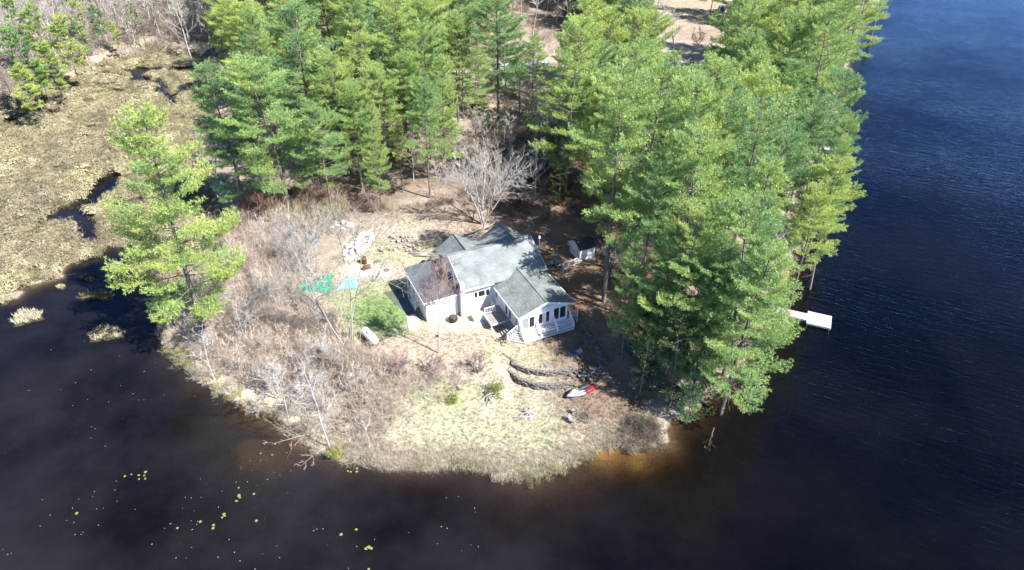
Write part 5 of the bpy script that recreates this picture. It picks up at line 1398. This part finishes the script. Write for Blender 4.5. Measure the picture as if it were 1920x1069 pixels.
def tuft_proto(seed, n, H, w, spread, arch=.6):
    r = np.random.default_rng(seed); V = []
    for i in range(n):
        a = r.uniform(0, 6.28); p = np.array([r.normal() * spread * .4, r.normal() * spread * .4, -.03])
        d = np.array([math.cos(a) * arch * r.random(), math.sin(a) * arch * r.random(), 1.0]); h = H * r.uniform(.6, 1.1)
        sd_ = np.array([-math.sin(a), math.cos(a), 0]) * w
        mid = p + d * h * .55; tip = mid + (d * np.array([1.9, 1.9, .6])) * h * .5
        V.append([p - sd_, p + sd_, mid + sd_ * .7, mid - sd_ * .7]); V.append([mid - sd_ * .7, mid + sd_ * .7, tip + sd_ * .15, tip - sd_ * .15])
    V = np.array(V).reshape(-1, 3); F = np.arange(len(V)).reshape(-1, 4)
    return fastmesh('tuft', V, F, M['tint'])
SHR = [shrub_proto(71, 1.6, 13, .8), shrub_proto(72, 2.2, 13, .8), shrub_proto(73, 1.2, 15, 1.2), shrub_proto(74, 1.9, 16, 1.2, rad=.6)]
TUF = [tuft_proto(81, 26, .45, .012, .35), tuft_proto(82, 30, .35, .012, .45, 1.0), tuft_proto(83, 22, .6, .014, .3, .5)]
LOWS = [shrub_proto(91, .55, 34, 1.2, .011, .30), shrub_proto(92, .7, 30, .8, .011, .25), tuft_proto(93, 40, .5, .018, .7, .9)]

def dome_proto(seed, n, R0, H0):
    r = np.random.default_rng(seed); V = []
    for i in range(n):
        a = r.uniform(0, 6.28); q = math.sqrt(r.random()); k = 1 + .2 * math.sin(3 * a + seed) + .12 * math.sin(7 * a)
        c = np.array([R0 * q * k * math.cos(a), R0 * q * k * math.sin(a), H0 * math.sqrt(max(0, 1 - q * q * .95)) * r.uniform(.8, 1.1)])
        nn = np.array([math.cos(a) * q, math.sin(a) * q, .8]) + r.normal(size=3) * .35; nn /= np.linalg.norm(nn)
        u = np.cross(nn, r.normal(size=3)); u /= np.linalg.norm(u); w = np.cross(nn, u); sz = r.uniform(.05, .11)
        V += [c - u * sz, c + w * sz * .5, c + u * sz * 1.6 + nn * .05, c - w * sz * .5]
    return fastmesh('cushion', np.array(V), np.arange(len(V)).reshape(-1, 4), M['tint'])
DOME = [dome_proto(95, 260, .75, .42), dome_proto(96, 300, .95, .5), dome_proto(97, 200, .6, .5)]
def fill(n, poly, seed, keep=None):
    r = np.random.default_rng(seed); x0, y0 = poly.min(0); x1, y1 = poly.max(0)
    x = r.uniform(x0, x1, n * 4); y = r.uniform(y0, y1, n * 4)
    k = inside(poly, x, y)
    if keep is not None: k &= keep(x, y, r)
    x, y = x[k][:n], y[k][:n]
    return x, y, height(x, y), r
def rots(r, n, tilt=.15): return np.stack([r.normal(size=n) * tilt, r.normal(size=n) * tilt, r.uniform(0, 6.28, n)], 1)
# thicket on the left half of the peninsula
TH_P = gps([(318, 652), (312, 615), (345, 560), (400, 500), (440, 425), (470, 385), (560, 368), (655, 385), (645, 425), (590, 470), (560, 520), (560, 560), (620, 600), (660, 650), (720, 680), (830, 690), (880, 730), (850, 755),
    (770, 760), (735, 800), (770, 862), (700, 868), (645, 858), (600, 838), (560, 812), (515, 784), (480, 762), (440, 750), (400, 726), (360, 702), (335, 678)], .8)
x, y, z, r = fill(1500, TH_P, 5, lambda x, y, r: (fbm(x, y, 4, 13.) > .36) & (r.random(len(x)) < .25 + 1.2 * fbm(x, y, 3, 15.)))
npx = len(x)
base = np.array([(.62, .53, .45)] * npx)
a = fbm(x, y, 5, 41.)[:, None]; base = base * (.7 + .5 * a + .35 * r.random((npx, 1)))
pR = gp(480, 390, 2.); wR = np.exp(-(((x - pR[0]) / 9) ** 2 + ((y - pR[1]) / 4.5) ** 2))[:, None]; base = base * (1 - wR) + np.array((.44, .26, .20)) * wR
pR = gp(570, 375, 2.); wR = np.exp(-(((x - pR[0]) / 6) ** 2 + ((y - pR[1]) / 4) ** 2))[:, None]; base = base * (1 - wR) + np.array((.46, .28, .21)) * wR
pG = gp(600, 415, 2.); wG = np.exp(-(((x - pG[0]) / 5) ** 2 + ((y - pG[1]) / 4) ** 2))[:, None] * .8; base = base * (1 - wG) + np.array((.42, .44, .28)) * wG
pS = gp(520, 760, 1.); wS = np.exp(-(((x - pS[0]) / 14) ** 2 + ((y - pS[1]) / 6) ** 2))[:, None] * .7; base = base * (1 - wS) + np.array((.60, .52, .43)) * wS
dS = sdf(SHORE, x, y); hf = sstep(0, 4, dS) * .7 + .45
hf *= 1 - .35 * sstep(gp(700, 700)[0] - 2, gp(700, 700)[0] + 5, x)
scatter('brush_thicket', np.stack([x, y, z], 1), SHR, r.integers(0, 4, npx), rots(r, npx, .2), np.repeat((r.uniform(.35, 1.3, npx) * hf)[:, None], 3, 1), base,
    'tangled tan leafless brush covering the left half of the peninsula')
# low bush spots along back yard, behind the house and under the right stand
BK = [gps(p, 1.5) for p in ([(650, 370), (720, 385), (840, 395), (860, 360), (1000, 330), (1060, 300), (1080, 400), (1000, 420), (940, 400), (820, 380), (700, 400), (640, 400)],
    [(1060, 420), (1180, 520), (1240, 640), (1330, 700), (1400, 600), (1460, 480), (1400, 380), (1200, 330), (1080, 330)],
    [(1180, 770), (1240, 770), (1245, 815), (1190, 830), (1165, 800)], [(430, 110), (440, 250), (640, 330), (860, 330), (1060, 260), (1060, 70), (1230, 75), (1230, -60), (430, -60)])]
XX = [];
for i, (pl, nn) in enumerate(zip(BK, (420, 420, 60, 2400))): XX.append(fill(nn, pl, 20 + i, lambda x, y, r: fbm(x, y, 3, 51.) > .42)[:3])
x, y, z = [np.concatenate([q[i] for q in XX]) for i in range(3)]; k = len(x); r = np.random.default_rng(9)
scatter('undergrowth', np.stack([x, y, z], 1), SHR, r.integers(0, 4, k), rots(r, k, .25), np.repeat((r.uniform(.35, .8, k) * (1 + .7 * sstep(90, 110, y)))[:, None], 3, 1), np.array((.30, .24, .20)) * (1 + .35 * sstep(90, 110, y))[:, None] * r.uniform(.7, 1.3, (k, 1)),
    'low brown leafless undergrowth in the wood and at its edges')
# forest undergrowth far left
pl = gps([(-150, 215), (0, 200), (90, 165), (180, 125), (300, 98), (430, 108), (440, -60), (-250, -60)], 1.2)
x, y, z, r = fill(3600, pl, 31)
k = len(x)
scatter('woodland_brush', np.stack([x, y, z], 1), SHR, r.integers(0, 4, k), rots(r, k, .3), np.repeat(r.uniform(.6, 1.5, k)[:, None], 3, 1), np.array((.46, .40, .34)) * r.uniform(.7, 1.25, (k, 1)),
    'grey brush and fallen twigs on the floor of the wood behind the marsh')
# marsh plants
x, y, z, r = fill(15000, MARSH, 41, lambda x, y, r: (height(x, y) > .02) & (y < 215))
k = len(x); a = fbm(x, y, 7, 61.)[:, None]; b_ = fbm(x, y, 2.5, 63.)[:, None]
tint = np.array((.56, .50, .32)) + (a - .5) * np.array((.22, .22, .08)) + (b_ - .5) * np.array((.12, .10, .10))
edge = (1 - sstep(.05, .35, z))[:, None]; tint = tint * (1 - edge * .25)
sel = np.where(r.random(k) < .45, r.integers(3, 6, k), r.integers(0, 3, k)); tint = tint * np.where(sel > 2, .74, .86)[:, None]
scatter('marsh_growth', np.stack([x, y, z], 1), LOWS + DOME, sel, rots(r, k, .25), np.repeat((r.uniform(.5, 1.5, k) * (.4 + 1.7 * b_[:, 0] ** 1.5))[:, None], 3, 1), tint,
    'olive tan leatherleaf and sedge mat of the marsh')
# lawn and shore grass
LAWN = gps([(560, 560), (650, 470), (700, 400), (860, 400), (900, 440), (760, 500), (760, 600), (960, 650), (1100, 620), (1180, 720), (1235, 790), (1240, 815), (1200, 834), (1160, 826), (1128, 832), (1100, 852), (1060, 870), (1010, 884), (965, 890), (936, 890), (928, 877),
    (860, 869), (800, 873), (740, 873), (700, 866), (640, 852), (600, 800), (700, 700), (650, 640)], .8)
x, y, z, r = fill(16000, LAWN, 51, lambda x, y, r: (r.random(len(x)) < .35 + .65 * (1 - sstep(1, 6, sdf(SHORE, x, y)))) & ~((x > gp(990, 620, 1.6)[0] - 14) & (x < gp(990, 620, 1.6)[0] + 6) & (y > 57.5) & (y < 70)))
k = len(x); d = sdf(SHORE, x, y)
g = ground_albedo(x, y, np.maximum(z, .3))
tint = g * r.uniform(.85, 1.25, (k, 1))
gm = ((r.random(k) < .12) & (d > 3))[:, None]; tint = np.where(gm, np.array((.38, .40, .18)), tint)
s = .42 + .5 * (1 - sstep(.3, 3.0, d))
scatter('dry_grass', np.stack([x, y, z], 1), TUF, r.integers(0, 3, k), rots(r, k, .15), np.repeat((r.uniform(.7, 1.2, k) * s)[:, None], 3, 1), tint,
    'dry straw coloured grass on the lawn and along the bottom shore')
# fringe of sedge on the shoreline
pts = []
SL = SHORE[17:46]
rr_ = np.random.default_rng(77)
for a, b_ in zip(SL[:-1], SL[1:]):
    L = np.linalg.norm(b_ - a)
    for _ in range(int(L * 9)):
        t = rr_.random(); p = a + (b_ - a) * t + rr_.normal(size=2) * .55; pts.append(p)
pts = np.array(pts); zz = height(pts[:, 0], pts[:, 1]); kk = zz > -.25; pts = pts[kk]; zz = np.maximum(zz[kk], 0); k = len(pts)
gmix = (fbm(pts[:, 0], pts[:, 1], 3.0, 71.) > .56)[:, None]
tint = np.where(gmix, np.array((.40, .40, .17)), np.array((.60, .53, .39))) * rr_.uniform(.7, 1.2, (k, 1))
scatter('shore_sedge', np.column_stack([pts, zz]), TUF + [LOWS[0]], rr_.integers(0, 4, k), rots(rr_, k, .3), np.repeat(rr_.uniform(.45, 1.15, k)[:, None], 3, 1), tint,
    'ragged fringe of sedge and low shrubs along the waterline')
# lily pads
LP = [(268, 890), (273, 895), (262, 893), (450, 922), (456, 925), (480, 923), (446, 937), (452, 938), (420, 964), (380, 973), (422, 962), (324, 994), (400, 985), (500, 849), (507, 848), (655, 880), (660, 876), (665, 882), (632, 1000), (690, 1025), (142, 963), (484, 981), (700, 1060), (242, 888), (694, 1022), (670, 993)]
pts = []
rr_ = np.random.default_rng(5)
for a, b_ in LP:
    p = gp(a, b_, .01)
    for _ in range(rr_.integers(1, 3)): pts.append((p[0] + rr_.normal() * .25, p[1] + rr_.normal() * .25, .012))
pad = MB(); pad.prism([(.17 * math.cos(t), .17 * math.sin(t), 0) for t in np.linspace(.25, 6.03, 11)] + [(0, 0, 0)], (0, 0, .008))
pm = pad.mesh('lily pad', M['lily'])
rootl = []
for p in pts:
    s_ = rr_.uniform(.45, .8)
    o = link('lily_pad', pm, None, p, (0, 0, rr_.uniform(0, 6.28)), s_)
    tag(o, 'small yellow green lily pad floating on the dark water at the lower left', 'lily pad', 'lily pads on the open water')
# drifting flecks
fx = []
for _ in range(240):
    a, b_ = rr_.uniform(0, 900), rr_.uniform(640, 1069)
    p = gp(a, b_, .012)
    if sdf(SHORE, np.array([p[0]]), np.array([p[1]]))[0] < -.8 and vnoise(p[0], p[1], 5) > .45: fx.append(p)
mb = MB()
for p in fx:
    t = rr_.uniform(0, 3.1); L = rr_.uniform(.02, .06); w = rr_.uniform(.01, .022)
    d1 = np.array((math.cos(t), math.sin(t), 0)); d2 = np.array((-d1[1], d1[0], 0))
    mb.prism([p - d1 * L - d2 * w, p + d1 * L - d2 * w, p + d1 * L + d2 * w, p - d1 * L + d2 * w], (0, 0, .004))
tag(mb.build('floating_debris', M['greytwig']), 'tiny flecks of debris drifting on the dark water', None, None, 'stuff')

# tussocks in the water
def tussock(px, py, rx, ry, label, tint, n=260, hmul=1.0, seed=0):
    p = gp(px, py, 0.05); r = np.random.default_rng(seed + 100)
    V = []; 
    # mound
    mb = MB(); K = 20; ring = []
    for j, f in enumerate((1.0, .75, .4)):
        for k in range(K):
            a = 2 * math.pi * k / K; q = f * (1 + .25 * math.sin(3 * a + seed) + .12 * math.sin(7 * a + 2 * seed))
            mb.v.append((rx * q * math.cos(a), ry * q * math.sin(a), (-.30, .03, .10)[j] * hmul + r.normal() * .02))
    mb.v.append((0, 0, .16 * hmul))
    for j in range(2):
        for k in range(K): mb.f.append((j * K + k, j * K + (k + 1) % K, (j + 1) * K + (k + 1) % K, (j + 1) * K + k))
    for k in range(K): mb.f.append((2 * K + k, 2 * K + (k + 1) % K, 3 * K))
    o = empty('grass_tussock', (p[0], p[1], 0), 0, label, 'grass tussock')
    mt = simple('tussock earth %d' % seed, tuple(c * .6 for c in tint), tuple(c * .4 for c in tint), 4, .95, .5)
    mg = simple('tussock blades %d' % seed, tint, tuple(c * .65 for c in tint), 1.6, .9)
    mb.build('mound', mt, o)
    VV = []
    for i in range(n):
        a = r.uniform(0, 6.28); q = math.sqrt(r.random()) * (1.02 + .16 * math.sin(3 * a + seed) + .14 * math.sin(8 * a + seed * 3)); c = np.array([rx * q * math.cos(a), ry * 1.15 * q * math.sin(a), .12 * hmul * max(0, 1 - q)])
        for _ in range(6):
            b = r.uniform(0, 6.28); d = np.array([math.cos(b) * .7, math.sin(b) * .7, r.uniform(.5, 1.2)]) * .34 * r.uniform(.6, 1.2) * hmul
            sdv = np.array([-math.sin(b), math.cos(b), 0]) * .018
            VV += [c - sdv, c + sdv, c + d + sdv * .3, c + d - sdv * .3]
    me = fastmesh('blades', np.array(VV), np.arange(len(VV)).reshape(-1, 4), mg)
    link('blades', me, o)
tussock(48, 594, 1.5, 1.1, 'round pale straw tussock in open water at the far left', (.58, .52, .36), seed=1)
tussock(198, 625, 1.7, 1.0, 'ragged straw tussock in open water, right of the round pale one', (.54, .48, .30), seed=2)
tussock(180, 554, 1.9, .75, 'dark low tussock with a pale middle, just off the marsh edge', (.20, .19, .10), seed=3, hmul=.8)
tussock(163, 520, 1.0, .6, 'small dark tussock closest to the marsh edge', (.12, .14, .08), seed=4, hmul=.7)
tussock(114, 537, .5, .3, 'tiny yellow tussock off the marsh edge', (.50, .47, .25), 60, .6, seed=5)
tussock(8, 562, .9, .6, 'straw tussock cut by the left picture edge', (.5, .46, .30), 120, seed=6)
tussock(255, 120, 1.6, .8, 'pale tussock standing in the upper marsh pool', (.52, .47, .33), 100, seed=7)
tussock(286, 141, 1.9, .9, 'cream coloured tussock in the upper marsh pool, left of the winding channel', (.56, .50, .36), 120, seed=8)

# ---------------------------------------------------------------- name the part of the wood each look-alike stands in
def relabel(group, what, marks):
    marks = [(place(a, b_), t) for a, b_, t in marks]
    for o in bpy.data.objects:
        if o.get('group') == group and o.parent is None:
            d = [((o.location.x - q[0]) ** 2 + (o.location.y - q[1]) ** 2, t) for q, t in marks]
            t = min(d)[1]; o['label'] = what + ' ' + t; o['group'] = group + ', ' + t
    for t in [q[1] for q in marks]:
        g = sorted([o for o in bpy.data.objects if o.get('group') == group + ', ' + t], key=lambda o: o.location.x / (o.location.y * math.cos(TH) + CAMH * math.sin(TH)))
        if len(g) == 1: del g[0]['group']
        if len(g) > 1:
            g[0]['label'] = 'leftmost ' + g[0]['label']; g[-1]['label'] = 'rightmost ' + g[-1]['label']
        if len(g) == 3: g[1]['label'] = 'middle ' + g[1]['label']
relabel('pines of the dense right shore stand', 'tall pine of the packed right stand,', [(1160, 520, 'in the part nearest the garden shed'), (1240, 660, 'in the part nearest the canoe'), (1470, 590, 'in the part nearest the boat dock'), (1540, 285, 'in the part nearest the far swim float'), (1300, 200, 'in the upper part by the driveway'), (1350, 400, 'in its very middle')])
relabel('pines of the back wood', 'yellow green pine of the back wood,', [(370, 125, 'on the side nearest the white birch'), (712, 205, 'around the pale leafless tree'), (850, 232, 'around the twin dark trunks'), (960, 60, 'at the back of the sandy clearing'), (560, 60, 'behind the big broad pines'), (1180, 60, 'near the far driveway')])
relabel('leafless trees behind the marsh', 'slender leafless tree behind the marsh,', [(362, 118, 'near the white birch'), (20, 180, 'at the left picture edge'), (160, 110, 'above the top end of the marsh channel'), (60, 20, 'in the top left corner'), (240, 20, 'at the top edge left of the birch')])
relabel('leafless trees of the back wood', 'grey leafless tree between back wood pines,', [(500, 100, 'near the white birch'), (712, 205, 'around the pale leafless tree'), (980, 60, 'above the sandy clearing'), (1180, 100, 'near the far driveway')])
relabel('pines right of the clearing', 'green pine right of the sandy clearing,', [(1080, 370, 'close to the black shadow'), (1124, 246, 'close to the white outbuilding'), (1230, 300, 'on the side of the lake')])
